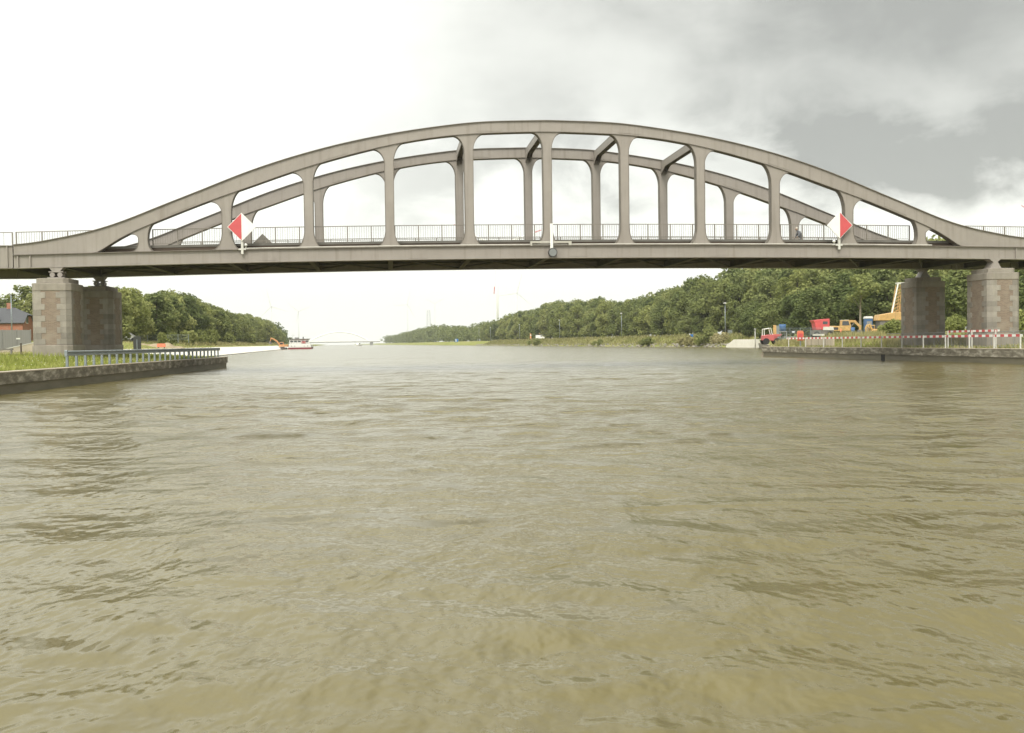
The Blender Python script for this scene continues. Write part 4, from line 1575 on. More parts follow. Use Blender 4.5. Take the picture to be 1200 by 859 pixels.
# ------------------------------------------------------------------ guard rail on the left wall
g0_, g1_ = Vector(at(84, 428, 52)), None
ld = Vector((L_NOSE[0] - L_NEAR[0], L_NOSE[1] - L_NEAR[1], 0)).normalized()


def left_wall_point(px, inset):
    """point on the left coping seen at column px"""
    a, b_, _ = ray(px, 425)
    n = Vector((-ld.y, ld.x, 0))
    p0 = Vector((L_NEAR[0], L_NEAR[1], 0)) + n * inset
    A_ = np.array([[a, -ld.x], [b_, -ld.y]])
    t, s = np.linalg.solve(A_, [p0.x, p0.y])
    return p0 + ld * float(s)


ga, gb = left_wall_point(77, 0.42), left_wall_point(257.5, 0.42)
glen = (gb - ga).length
rz = math.atan2(gb.y - ga.y, gb.x - ga.x)
gr = thing('guard_rail', 'galvanised steel guard rail on posts along the left quay wall', 'guard rail', (ga.x, ga.y, 0.846), rz)
b = MB()
sec = [(-0.02, 0.50), (-0.075, 0.53), (-0.075, 0.57), (-0.02, 0.605), (-0.02, 0.625), (-0.075, 0.66), (-0.075, 0.70), (-0.02, 0.73)]
n = len(sec)
for x in (0.0, glen):
    for (y, z) in sec: b.v.append((x, y, z))
    for (y, z) in sec: b.v.append((x, y + 0.012, z))
for k in range(n - 1):
    b.f += [(k, k + 1, 2 * n + k + 1, 2 * n + k), (n + k + 1, n + k, 3 * n + k, 3 * n + k + 1)]
b.f += [(0, 2 * n, 3 * n, n), (n - 1, 2 * n - 1, 4 * n - 1, 3 * n - 1)]
b.build('rail_beam', M['galv'], gr)
b = MB(); b.span(-0.08, 0.02, -0.10, 0.03, 0.47, 0.76); b.build('end_piece', M['galv'], gr, bevel=0.02)
npst = int(glen // 1.28)
proto = None
for k in range(npst + 1):
    if proto is None:
        p = MB(); p.span(-0.06, 0.06, 0.0, 0.10, 0.0, 0.71); p.span(-0.09, 0.09, -0.03, 0.13, 0.0, 0.015)
        proto = p.build('rail_post', M['galv'], gr)
        q = proto
    else:
        q = proto.copy(); COL.objects.link(q); q.parent = gr
    q.location = (0.35 + k * (glen - 0.7) / npst, 0, 0)

# ------------------------------------------------------------------ red and white barrier on the right wall
rd = Vector((R_NOSE[0] - R0[0], R_NOSE[1] - R0[1], 0)).normalized()
rn = Vector((rd.y, -rd.x, 0))


def right_wall_point(px, inset, py=405):
    a, b_, _ = ray(px, py)
    p0 = Vector((R0[0], R0[1], 0)) + rn * inset
    A_ = np.array([[a, -rd.x], [b_, -rd.y]])
    t, s = np.linalg.solve(A_, [p0.x, p0.y])
    return p0 + rd * float(s)


def plank_barrier(name, label, px0, px1, z, inset, hgt, period, extra_posts, zpost):
    a, c = right_wall_point(px0, inset), right_wall_point(px1, inset)
    L_ = (c - a).length
    o = thing(name, label, 'barrier', (a.x, a.y, 0.93), math.atan2(c.y - a.y, c.x - a.x))
    b = MB(); b.span(0, L_, -0.02, 0.02, z - hgt / 2, z + hgt / 2)
    pl = b.build('plank', M['white'], o)
    k = period * 0.25
    idx = 0
    while k + period / 2 < L_ and idx < 96:
        b = MB(); b.span(k, k + period / 2, -0.024, 0.024, z - hgt / 2 - 0.002, z + hgt / 2 + 0.002)
        b.build('red_stripe', M['red'], pl)
        k += period
        idx += 1
    for px in extra_posts:
        q = right_wall_point(px, inset)
        s = (q - a).length
        b = MB(); b.span(s - 0.032, s + 0.032, 0.03, 0.10, -0.06, zpost + rnd.uniform(-.02, .03)); b.span(s - .2, s + .2, -.06, .2, -0.06, -0.0)
        b.build('barrier_post', M['white_dull'], o)
    return o


plank_barrier('plank_barrier', 'long red and white striped barrier along the right quay wall', 1198, 922, 0.78, 0.62, 0.15, 0.82,
              (1197, 1166, 1137, 1109, 1083, 1058, 1034, 1010, 988, 966, 945, 925), 0.86)
plank_barrier('plank_barrier', 'short red and white striped board above the long barrier before the last pier', 1171, 1110, 1.10, 1.15, 0.13, 0.70, (1168, 1140, 1112), 1.16)

# steel pedestrian barriers behind it
pos = 0.0
a0 = right_wall_point(1215, 1.6)
end = (right_wall_point(1052, 1.6) - a0).length
ang = math.atan2(rd.y, rd.x)
k = 0
while pos < end:
    q = a0 + rd * pos
    o = thing('crowd_barrier', 'grey steel crowd barrier panel behind the red and white plank', 'barrier', (q.x, q.y, gz(q.x, q.y)), ang + rnd.uniform(-.02, .02), 'grey barrier panels on the right bank')
    b = MB()
    b.tube([(0, 0, 0.12), (2.3, 0, 0.12), (2.3, 0, 1.08), (0, 0, 1.08), (0, 0, 0.12)], 0.022, 6)
    b.build('frame', M['galv_dark'], o)
    b = MB()
    for j in range(1, 14): b.span(2.3 * j / 14 - 0.006, 2.3 * j / 14 + 0.006, -.006, .006, 0.12, 1.08)
    b.build('bars', M['galv_dark'], o)
    for x in (0.25, 2.05):
        b = MB(); b.span(x - 0.02, x + 0.02, -0.3, 0.3, 0.0, 0.04); b.span(x - .02, x + .02, -.02, .02, 0.041, 0.11); b.build('foot', M['galv_dark'], o)
    pos += 2.42
    k += 1

# life buoy cabinet, beige slab
q = right_wall_point(938, 1.0)
o = thing('lifebuoy_cabinet', 'bright red lifebuoy cabinet on a post behind the right quay wall', 'cabinet', (q.x, q.y, gz(q.x, q.y)), -0.2)
b = MB(); b.span(-.06, .06, -.05, .05, 0, .72); b.build('post', M['galv'], o)
b = MB(); b.prism([(-.28, .62), (.28, .62), (.30, 1.38), (.20, 1.52), (-.20, 1.52), (-.30, 1.38)], -.15, .15); b.build('cabinet_box', M['signal_orange'], o, bevel=0.03)
b = MB(); b.span(-.20, .20, -.18, -.152, .72, 1.28); b.build('door', M['red'], o)
q0, q1 = right_wall_point(976, 1.5), right_wall_point(943, 1.5)
o = thing('concrete_slab', 'pale concrete slab standing on edge behind the red and white barrier', 'slab', ((q0.x + q1.x) / 2, (q0.y + q1.y) / 2, 0.9), math.atan2(q1.y - q0.y, q1.x - q0.x))
l2 = (q0 - q1).length / 2
b = MB(); b.span(-l2, l2, 0.0, -0.16, 0, 0.86); b.build('slab_body', M['beige'], o, bevel=0.02)
for k in (-1, 0, 1):
    b = MB(); b.span(k * l2 * .5 - .02, k * l2 * .5 + .02, .004, .02, .05, .8); b.build('seam', M['mid_metal'], o)


# ------------------------------------------------------------------ machines
def excavator(name, label, loc, rz, s, body, boom_pts, arm_pts, group=None):
    o = thing(name, label, 'excavator', loc, rz, group, s)
    for y in (-0.95, 0.95):
        b = MB()
        b.prism([(-1.7, 0.35), (-1.45, 0.02), (1.45, 0.02), (1.7, 0.35), (1.45, 0.75), (-1.45, 0.75)], y - 0.27, y + 0.27)
        t = b.build('track', M['dark_metal'], o, bevel=0.05)
        for x in (-1.2, -0.4, 0.4, 1.2):
            b = MB(); b.cyl((x, y - 0.28 if y < 0 else y + 0.28, 0.36), 0.24, 0.06, 12, 'Y'); b.build('track_wheel', M['mid_metal'], t)
    b = MB(); b.span(-0.7, 0.7, -0.6, 0.6, 0.5, 0.95); b.build('undercarriage', M['dark_metal'], o)
    b = MB(); b.prism([(-2.1, 1.0), (1.2, 1.0), (1.2, 1.35), (0.2, 1.75), (-1.9, 1.85), (-2.2, 1.6)], -1.15, 1.15)
    bo = b.build('body', body, o, bevel=0.07)
    b = MB(); b.span(-2.0, -0.8, -1.165, -1.15, 1.2, 1.6); b.build('engine_grille', M['dark_metal'], bo)
    b = MB(); b.prism([(-0.35, 1.352), (1.25, 1.352), (1.25, 2.0), (0.95, 2.75), (-0.30, 2.75)], -1.12, -0.2)
    c = b.build('cab', body, o, bevel=0.05)
    b = MB(); b.prism([(-0.15, 1.9), (1.05, 1.9), (0.85, 2.6), (-0.12, 2.6)], -1.15, -1.122); b.build('cab_window', M['glass'], c); b = MB(); b.prism([(-0.15, 1.9), (1.05, 1.9), (0.85, 2.6), (-0.12, 2.6)], -0.198, -0.17)
    b.build('cab_window', M['glass'], c)
    b = MB(); b.span(-0.3, 0.95, -1.1, -0.22, 2.752, 2.80); b.build('cab_roof', M['white_dull'], c)

    def bar(pts, w, r0, r1):
        b = MB()
        tp, bt = [], []
        m = len(pts)
        for i, p in enumerate(pts):
            a, c_ = pts[max(0, i - 1)], pts[min(m - 1, i + 1)]
            dx, dz = c_[0] - a[0], c_[1] - a[1]
            l = math.hypot(dx, dz)
            r = (r0 + (r1 - r0) * i / (m - 1)) * (1.25 if 0 < i < m - 1 else 1)
            tp.append((p[0] - dz / l * r, p[1] + dx / l * r)); bt.append((p[0] + dz / l * r, p[1] - dx / l * r))
        b.strip(tp, bt, 0.25 - w / 2, 0.25 + w / 2)
        return b
    bm_ = bar(boom_pts, 0.34, 0.20, 0.16).build('boom', body, o)
    b = MB()
    mid = boom_pts[len(boom_pts) // 2]
    b.tube([(boom_pts[0][0] + 0.5, 0.25, boom_pts[0][1] - 0.25), (mid[0], 0.25, mid[1] - 0.12)], 0.09, 7)
    b.build('hydraulic_ram', M['mid_metal'], bm_)
    ar = bar(arm_pts, 0.28, 0.20, 0.12).build('arm', body, o)
    e = arm_pts[-1]
    b = MB()
    b.prism([(e[0] - 0.15, e[1] + 0.15), (e[0] + 0.35, e[1] + 0.05), (e[0] + 0.5, e[1] - 0.5), (e[0] + 0.1, e[1] - 0.95), (e[0] - 0.55, e[1] - 0.85), (e[0] - 0.35, e[1] - 0.45)], -0.3, 0.8)
    b.build('bucket', M['mid_metal'], ar, bevel=0.03)
    return o


DM = 150.0
pt = at(986, 392, DM)
excavator('excavator', 'yellow excavator with its boom folded down, left of the pale trunked tree', (pt.x, DM, gz(pt.x, DM)), -0.05, 0.86, M['yellow'],
          [(0.8, 1.5), (1.4, 2.6), (2.2, 2.55), (3.0, 1.7)], [(3.1, 1.9), (3.0, 1.0)])
pt = at(1017, 392, 146)
excavator('mini_excavator', 'small yellow digger with a blue cab beside the drilling rig', (pt.x + .9, 146, gz(pt.x, 146)), math.pi + 0.25, 0.55, M['yellow'],
          [(0.8, 1.5), (1.5, 2.9), (2.2, 2.7), (2.6, 1.9)], [(2.65, 2.0), (2.4, 0.9)])
pt = at(1021.5, 372, 150)
o = thing('portable_toilet', 'small blue portable cabin behind the yellow digger', 'cabin', (pt.x, 151.5, gz(pt.x, 151)))
b = MB(); b.span(-.5, .5, -.5, .5, 0, 2.5); b.build('cabin_body', M['blue'], o, bevel=0.04)
b = MB(); b.span(-.36, .36, -.53, -.502, .1, 2.1); b.build('door', M['galv_dark'], o)
b = MB(); b.prism_z([(-.55, -.55), (.55, -.55), (.55, .55), (-.55, .55)], 2.502, 2.8, .8); b.build('roof', M['white_dull'], o)

# drilling rig partly hidden by the pier
p0 = at(1045, 392, 150)
zg = gz(p0.x, 150)
o = thing('drilling_rig', 'large yellow drilling rig with a leaning lattice mast behind the right pier', 'drilling rig', (p0.x, 150, zg))


def loc_(px, py, dd=150.0):
    v = at(px, py, dd)
    return Vector((v.x - p0.x, 0, v.z - zg))


for y in (-1.3, 1.3):
    b = MB(); b.prism([(-2.4, .45), (-2.0, .05), (2.6, .05), (3.0, .45), (2.6, .95), (-2.0, .95)], y - .3, y + .3); b.build('track', M['dark_metal'], o, bevel=.05)
a, c = loc_(1026, 375), loc_(1054, 366)
b = MB(); b.prism([(a.x, a.z - .1), (3.2, a.z - .1), (3.2, c.z), (0.2, c.z), (a.x + .2, c.z - .35)], -1.1, 1.1); bd = b.build('body', M['yellow'], o, bevel=.06)
b = MB(); b.span(a.x + .3, 3.0, -.9, .9, .96, a.z - .11); b.build('engine_bay', M['mid_metal'], o)
b = MB(); b.span(1.3, 2.9, -1.05, .9, c.z + .003, c.z + 1.2); b.build('cab', M['yellow'], o, bevel=.06)
ml, mh = loc_(1047.5, 371), loc_(1053, 334)
b = MB()
for dx in (-.32, .5):
    for y in (-.35, .35):
        b.tube([(ml.x + dx, y, ml.z), (mh.x + dx * .75, y, mh.z)], .065, 6)
for k in range(9):
    t0, t1 = k / 9, (k + 1) / 9
    for y in (-.35, .35):
        p, q = ml.lerp(mh, t0), ml.lerp(mh, t1)
        b.tube([(p.x - .32 + .08 * t0, y, p.z), (q.x + .5 - .125 * t1, y, q.z)], .04, 5)
b.build('lattice_mast', M['yellow'], o)
b = MB(); b.tube([(ml.x - .55, -.5, ml.z), (mh.x - .25, -.5, mh.z + .1)], .10, 7); b.build('hydraulic_ram', M['white'], o)
b = MB(); b.span(mh.x - .3, mh.x + 1.3, -.4, .4, mh.z + .12, mh.z + .35); b.build('mast_head', M['white_dull'], o)

# red cab machine
p0 = at(962, 394, 146)
zg = gz(p0.x, 146)
o = thing('crane_truck', 'low truck with a red slanted cab and dark chassis beside the yellow excavator', 'truck', (p0.x, 146, zg))
dd = 146
A_ = loc_(952, 388, dd)
def l2d(px, py):
    v = at(px, py, 146); return (v.x - p0.x, v.z - zg)
b = MB(); b.prism([l2d(954, 386.5), l2d(970, 386.5), l2d(970, 373.5), l2d(963, 374), l2d(950.5, 375.5), l2d(953, 379)], -.9, .9); cab = b.build('cab', M['red'], o, bevel=.05)
b = MB(); b.prism([l2d(962, 380), l2d(967.5, 380), l2d(967.5, 376.8), l2d(962, 376.8)], -.925, -.902); b.build('cab_window', M['glass'], cab)
b = MB(); b.prism([l2d(951, 392), l2d(975, 392), l2d(975, 387), l2d(951, 387)], -.85, .85); b.build('chassis', M['mid_metal'], o)
b = MB(); b.prism([l2d(962, 387), l2d(975, 387), l2d(974, 383), l2d(962.5, 383)], -.98, -.902); b.build('engine_cover', M['white_dull'], o)
b = MB(); b.prism([l2d(950, 393.5), l2d(963, 393.5), l2d(963, 391.5), l2d(950, 391.5)], -1.3, -.86); b.build('outrigger', M['white_dull'], o)
for px in (955, 970.5):
    x, z = l2d(px, 392)
    b = MB(); b.cyl((x, -.8, .42), .42, .35, 16, 'Y'); w = b.build('wheel', M['rubber'], o)
    b = MB(); b.cyl((x, -.985, .42), .20, .02, 12, 'Y'); b.build('rim', M['mid_metal'], w)
    b = MB(); b.cyl((x, .8, .42), .42, .35, 16, 'Y'); b.build('wheel', M['rubber'], o)

# red dumper with a white roll bar
p0 = at(903, 396, 140)
zg = gz(p0.x, 140)
o = thing('dumper', 'small red dumper with a white roll bar at the end of the right headland', 'dumper', (p0.x, 140, zg))
b = MB(); b.prism([(-1.15, .55), (.5, .45), (.75, .9), (.6, 1.25), (-.2, 1.3), (-1.1, 1.2)], -.7, .7); b.build('body', M['red_faded'], o, bevel=.06)
b = MB(); b.prism([(.3, .95), (1.15, 1.05), (1.35, 1.35), (.35, 1.35)], -.75, .75); b.build('skip', M['red_faded'], o, bevel=.04)
for y in (-.55, .55):
    b = MB(); b.tube([(-.95, y, 1.2), (-.95, y, 2.0), (-.1, y, 2.15), (.1, y, 1.3)], .05, 6); b.build('roll_bar', M['white'], o)
for x in (-.75, .65):
    for y in (-.72, .72):
        b = MB(); b.cyl((x, y, .42), .42, .28, 16, 'Y'); b.build('wheel', M['rubber'], o)
p0 = at(909.5, 392, 143)
o = thing('panel_stack', 'upright pale yellow panel standing between the red dumper and the blue drum', 'panel', (p0.x, 143, gz(p0.x, 143)))
b = MB(); b.span(-.38, .02, -.1, .1, 0, at(909, 381, 143).z - gz(p0.x, 143)); b.build('yellow_board', M['yellow'], o, bevel=.02)
b = MB(); b.span(.03, .42, -.08, .12, 0, at(909, 381.5, 143).z - gz(p0.x, 143)); b.build('grey_board', M['galv'], o)
for (px, py0, py1, dd, lab) in ((917, 388, 380, 144, 'blue drum raised beside the pale yellow panel and red dumper'), (999.5, 391, 383.5, 138, 'blue drum in the grass before the yellow excavator')):
    p0 = at(px, py0, dd)
    zz0 = gz(p0.x, dd)
    ht = at(px, py1, dd).z
    o = thing('blue_drum', lab, 'drum', (p0.x, dd, zz0), 0, 'blue drums on the right bank')
    r = .46 if px < 950 else .24
    zb = p0.z - zz0 if px < 950 else 0
    b = MB(); b.cyl((0, 0, (zb + ht - zz0) / 2), r, ht - zz0 - zb, 20)
    bd = b.build('drum_body', M['blue'], o, True)
    for f_ in (.33, .66):
        b = MB(); b.cyl((0, 0, zb + (ht - zz0 - zb) * f_), r + .02, .05, 20); b.build('hoop', M['blue'], bd)
    if px < 950:
        b = MB()
        b.span(-.5, .5, -.5, .5, zb - .12, zb - .003)
        for sx_ in (-.42, .42):
            for sy_ in (-.42, .42): b.span(sx_ - .05, sx_ + .05, sy_ - .05, sy_ + .05, 0, zb - .125)
        b.build('stand', M['galv_dark'], o)
p0 = at(985.5, 392, 132)
o = thing('traffic_cone', 'orange traffic cone in the grass below the yellow excavator', 'traffic cone', (p0.x, 132, gz(p0.x, 132)))
b = MB(); b.span(-.28, .28, -.28, .28, 0, .06); b.build('base', M['rubber'], o)
b = MB(); b.cyl((0, 0, .55), .22, .98, 14, 'Z', .05); b.build('cone', M['signal_orange'], o, True)
# mesh fence behind the headland
for k, px in enumerate((914, 926, 938, 950)):
    p0 = at(px, 391, 136)
    z0 = gz(p0.x, 136)
    o = thing('site_fence', 'low grey mesh site fence panel between the red dumper and the red cab', 'fence', (p0.x, 136, z0), 0.05, 'grey mesh fence panels by the machines')
    zt = at(px, 384.5, 136).z - z0
    b = MB(); b.tube([(0, 0, 0.05), (0, 0, zt), (1.28, 0, zt), (1.28, 0, .05), (0, 0, .05)], .03, 6); b.build('frame', M['galv'], o)
    b = MB()
    for j in range(1, 10): b.span(1.28 * j / 10 - .008, 1.28 * j / 10 + .008, -.008, .008, .06, zt)
    for j in range(1, 5): b.span(0.01, 1.27, .009, .02, zt * j / 5 - .008, zt * j / 5 + .008)
    b.build('mesh', M['galv'], o)
p0 = at(925, 392, 139)
o = thing('steel_stack', 'low stack of grey formwork sheets behind the mesh fence', 'stack', (p0.x, 139.5, gz(p0.x, 139)))
b = MB(); b.span(-1.0, 1.0, -.6, .6, 0, .35); b.span(-.9, .95, -.55, .6, .352, .6); b.build('lower_sheets', M['galv'], o)
b = MB(); b.box((.1, 0, .72), (1.7, 1.1, .18), rz=.1); b.build('upper_sheets', M['galv_dark'], o)

# far right bank: van and kiosk
p0 = at(633, 398, 500)
z0 = gz(p0.x, 500)
o = thing('white_van', 'small white van with a dark roof rack on the far right bank', 'van', (p0.x, 500, z0))
b = MB(); b.prism([(-2.1, .5), (2.1, .5), (2.1, 1.2), (1.2, 1.5), (.7, 2.1), (-2.1, 2.1)], -.95, .95); bd = b.build('body', M['white'], o, bevel=.08)
b = MB(); b.prism([(.2, 1.45), (1.1, 1.45), (.65, 2.0), (.2, 2.0)], -.975, -.952); b.build('side_window', M['glass'], bd)
for x in (-1.3, 1.3):
    for y in (-.8, .8):
        b = MB(); b.cyl((x, y, .36), .36, .25, 14, 'Y'); b.build('wheel', M['rubber'], o)
b = MB(); b.span(-2.0, 2.2, -.8, .8, 2.25, 2.5); b.span(-1.8, -1.6, -.8, .8, 2.102, 2.249); b.span(.2, .4, -.8, .8, 2.102, 2.249); b.build('roof_rack', M['dark_metal'], o)
b = MB(); b.cyl((-.3, 0, 2.75), .25, .5, 10); b.build('beacon', M['yellow'], o)
p0 = at(622, 398, 520)
o = thing('kiosk', 'tall orange and white striped marker kiosk left of the white van', 'kiosk', (p0.x, 520, gz(p0.x, 520)))
b = MB(); b.cyl((0, 0, 1.0), .52, 2.0, 12, 'Z', .40); b.build('lower_drum', M['orange'], o)
b = MB(); b.cyl((0, 0, 2.25), .40, .5, 12); b.build('white_band', M['white_dull'], o)
b = MB(); b.cyl((0, 0, 2.8), .38, .6, 12, 'Z', .25); b.build('cap', M['orange'], o)
p0 = at(535, 399, 800)
o = thing('blue_container', 'tiny blue container on the far right bank, left of the lamp posts', 'container', (right_far(800) + 7, 800, h_right(800, 7)))
b = MB(); b.span(-1.2, 1.2, -1.2, 1.2, 0, 2.4); b.build('container_box', M['sign_blue'], o)
b = MB(); b.span(-.9, .0, -1.24, -1.203, .3, 2.1); b.build('door', M['white_dull'], o)

# ------------------------------------------------------------------ left bank things
# brick house
HD = 184.0
hc = at(27, 400, HD)
hz = gz(hc.x, HD)
hr = math.radians(11.6)
hs = thing('brick_house', 'red brick house with a dark slate roof beyond the left pier', 'house', (hc.x, HD, hz), hr)
# local axes: -x along the front to the left, +y back along the gable
ez = at(27, 378.5, HD).z - hz
rzg = at(20, 361.5, HD).z - hz
Wd, Ln = 8.0, 13.0
b = MB()
b.add([(-Ln, 0, 0), (0, 0, 0), (0, Wd, 0), (-Ln, Wd, 0), (-Ln, 0, ez), (0, 0, ez), (0, Wd, ez), (-Ln, Wd, ez), (0, Wd * .25, ez + (rzg - ez) * .5), (0, Wd * .75, ez + (rzg - ez) * .5), (-Ln, Wd * .25, ez + (rzg - ez) * .5), (-Ln, Wd * .75, ez + (rzg - ez) * .5)],
      [(0, 1, 5, 4), (1, 2, 6, 9, 8, 5), (2, 3, 7, 6), (3, 0, 4, 10, 11, 7), (0, 3, 2, 1), (4, 5, 8, 10), (10, 8, 9, 11), (11, 9, 6, 7)])
b.build('wall', M['house_brick'], hs)
b = MB()
ov = .35
ry = rzg + 0.1
b.add([(-Ln - ov, -ov, ez - .12), (ov, -ov, ez - .12), (ov, Wd * .26, ez + (rzg - ez) * .52), (-2.1, Wd / 2, ry), (-Ln + 2.1, Wd / 2, ry), (-Ln - ov, Wd * .26, ez + (rzg - ez) * .52),
       (ov, Wd * .74, ez + (rzg - ez) * .52), (ov, Wd + ov, ez - .12), (-Ln - ov, Wd + ov, ez - .12), (-Ln - ov, Wd * .74, ez + (rzg - ez) * .52)],
      [(0, 1, 2, 3, 4, 5), (2, 6, 3), (3, 6, 7, 8, 9, 4), (4, 9, 5)])
rf = b.build('roof', M['slate'], hs)
sm = rf.modifiers.new('thickness', 'SOLIDIFY'); sm.thickness = 0.18; sm.offset = 1
b = MB(); b.span(-3.4, -2.7, Wd / 2 - .3, Wd / 2 + .3, ry - .6, ry + 1.0); b.build('chimney', M['house_brick'], rf)
b = MB(); b.prism([(-6.6, ez + .5), (-3.6, ez + .5), (-4.2, ez + 1.35), (-6.0, ez + 1.35)], -.05, 1.8); dm = b.build('dormer', M['slate'], rf)
b = MB(); b.span(-5.8, -4.4, -.075, -.052, ez + .6, ez + 1.15); b.build('pane', M['glass'], dm)
for (z0, z1) in ((ez - .05, ez + 1.55), (ez - 3.2, ez - 1.5)):
    b = MB(); b.span(.004, .05, 2.3, 3.9, z0, z1); w = b.build('window', M['white'], hs)
    for (ya, yb) in ((2.42, 3.05), (3.15, 3.78)):
        b = MB(); b.span(.051, .06, ya, yb, z0 + .12, z1 - .12); b.build('pane', M['glass'], w)
b = MB(); b.span(-8.2, -6.2, -.05, -.004, 1.0, 2.4); w = b.build('window', M['white'], hs)
b = MB(); b.span(-8.05, -6.35, -.06, -.051, 1.15, 2.25); b.build('pane', M['glass'], w)

# light mast before the house
p0 = at(14, 392, 140)
z0 = gz(p0.x, 140)
o = thing('light_mast', 'thin pale mast standing in front of the brick house', 'mast', (p0.x, 140, z0))
zt = at(14, 346, 140).z - z0
b = MB(); b.tube([(0, 0, 0), (0, 0, zt)], .10, 8, .07); b.build('pole', M['galv'], o, True)
b = MB(); b.span(-.25, .08, -.1, .1, zt, zt + .12); b.build('lamp_head', M['galv_dark'], o)

# screened fence on a sloping beige wall
fd = 112.0
p0, p1 = at(-14, 405, fd), at(36.5, 405, fd + 3)
o = thing('screen_fence', 'grey sheeted construction fence in front of the brick house', 'fence', (p0.x, p0.y, 0), math.atan2(p1.y - p0.y, p1.x - p0.x))
fl_ = (Vector((p1.x - p0.x, p1.y - p0.y, 0))).length
zt = at(20, 386.3, fd).z
for k in range(3):
    xa, xb = fl_ * k / 3, fl_ * (k + 1) / 3
    za = at(-14 + 50 * k / 3, 413 - 11 * (k / 3), fd).z
    zb = at(-14 + 50 * (k + 1) / 3, 413 - 11 * ((k + 1) / 3), fd).z
    b = MB(); b.prism([(xa + .03, za), (xb - .03, zb), (xb - .03, zt), (xa + .03, zt)], -.02, .02); b.build('sheet', M['screen'], o)
for k in range(4):
    x = fl_ * k / 3
    b = MB(); b.span(x - .035, x + .035, .022, .09, 0.9, zt + .08); b.build('fence_post', M['galv_dark'], o)
b = MB(); b.span(fl_ * .66 - .05, fl_ * .66 + .35, -.03, -.022, zt - 1.0, zt - .86); b.build('white_label', M['white'], o)
p0, p1 = at(-14, 414, 106), at(42, 405, 108)
o = thing('ramp_wall', 'sloping beige concrete wall beside the left pier', 'wall', (p0.x, p0.y, 0), math.atan2(p1.y - p0.y, p1.x - p0.x))
wl_ = Vector((p1.x - p0.x, p1.y - p0.y, 0)).length
b = MB(); b.prism([(0, .3), (wl_, .3), (wl_, at(42, 401.5, 108).z), (wl_ * .55, at(15, 407, 107).z), (0, at(-14, 414, 106).z)], -.15, .15); b.build('wall_body', M['beige'], o)
b = MB(); b.prism([(0, at(-14, 414, 106).z + .003), (wl_ * .55, at(15, 407, 107).z + .003), (wl_, at(42, 401.5, 108).z + .003), (wl_, at(42, 401.5, 108).z + .08), (wl_ * .55, at(15, 407, 107).z + .08), (0, at(-14, 414, 106).z + .08)], -.19, .19); b.build('coping', M['white_dull'], o)
p0 = at(25, 420, 92)
o = thing('timber_post', 'thin brown post in the grass before the beige ramp wall', 'post', (p0.x, 92, gz(p0.x, 92)))
b = MB(); b.tube([(0, 0, 0), (0, 0, at(25, 402, 92).z - gz(p0.x, 92))], .07, 7); b.build('post', M['bark'], o)
b = MB(); b.cyl((0, 0, at(25, 402, 92).z - gz(p0.x, 92) + .03), .09, .06, 7); b.build('cap', M['galv_dark'], o)
p0 = at(5, 417, 88)
o = thing('timber_rail', 'low grey timber rail in the grass at the left frame edge', 'rail', (p0.x, 88, gz(p0.x, 88)))
b = MB(); b.span(-1.2, .75, -.06, .06, .42, .56); b.build('beam', M['mid_metal'], o)
for x in (-1.0, .6):
    b = MB(); b.span(x - .07, x + .07, -.05, .05, 0, .418); b.build('leg', M['mid_metal'], o)

# black notice board seen from behind
p0 = at(161, 412, 100)
z0 = gz(p0.x, 100)
o = thing('notice_board', 'black backed notice board on a pale post behind the guard rail', 'notice board', (p0.x, 100, z0))
zt = at(161, 394, 100).z - z0
b = MB(); b.prism([(-.36, .55), (.36, .55), (.36, zt - .1), (.25, zt), (-.25, zt), (-.36, zt - .1)], -.03, .03); b.build('board', M['black'], o)
b = MB(); b.span(-.45, .45, -.03, .03, 0.22, .52); b.build('lower_board', M['black'], o)
b = MB(); b.span(-.03, .03, -.08, -.032, 0, zt - .3); b.build('post', M['galv'], o)

# white car behind it
p0 = at(150, 402, 176)
z0 = gz(p0.x, 176)
o = thing('white_car', 'white car parked on the left bank beside the rear pier', 'car', (p0.x - .3, 176, z0), 0.15)
b = MB(); b.prism([(-2.1, .35), (2.1, .35), (2.15, .75), (1.3, .95), (.7, 1.45), (-1.0, 1.5), (-1.9, .98), (-2.15, .85)], -.85, .85); bd = b.build('body', M['white'], o, bevel=.08)
b = MB(); b.prism([(-1.6, .98), (1.05, .98), (.62, 1.36), (-.95, 1.40)], -.87, -.852); b.build('side_window', M['glass'], bd)
for x in (-1.3, 1.3):
    for y in (-.75, .75):
        b = MB(); b.cyl((x, y, .32), .32, .22, 16, 'Y'); b.build('wheel', M['rubber'], o)
for (px, py, dd, lab, mt) in ((148.3, 391.5, 180, 'red topped white marker post behind the white car', 'red'), ):
    p0 = at(px, py, dd)
    z0 = gz(p0.x, dd)
    o = thing('marker_post', lab, 'post', (p0.x, dd, z0))
    b = MB(); b.cyl((0, 0, (p0.z - z0) / 2), .14, p0.z - z0, 10); b.build('white_post', M['white'], o)
    b = MB(); b.cyl((0, 0, p0.z - z0 + .2), .16, .4, 10); b.build('red_top', M['red'], o)

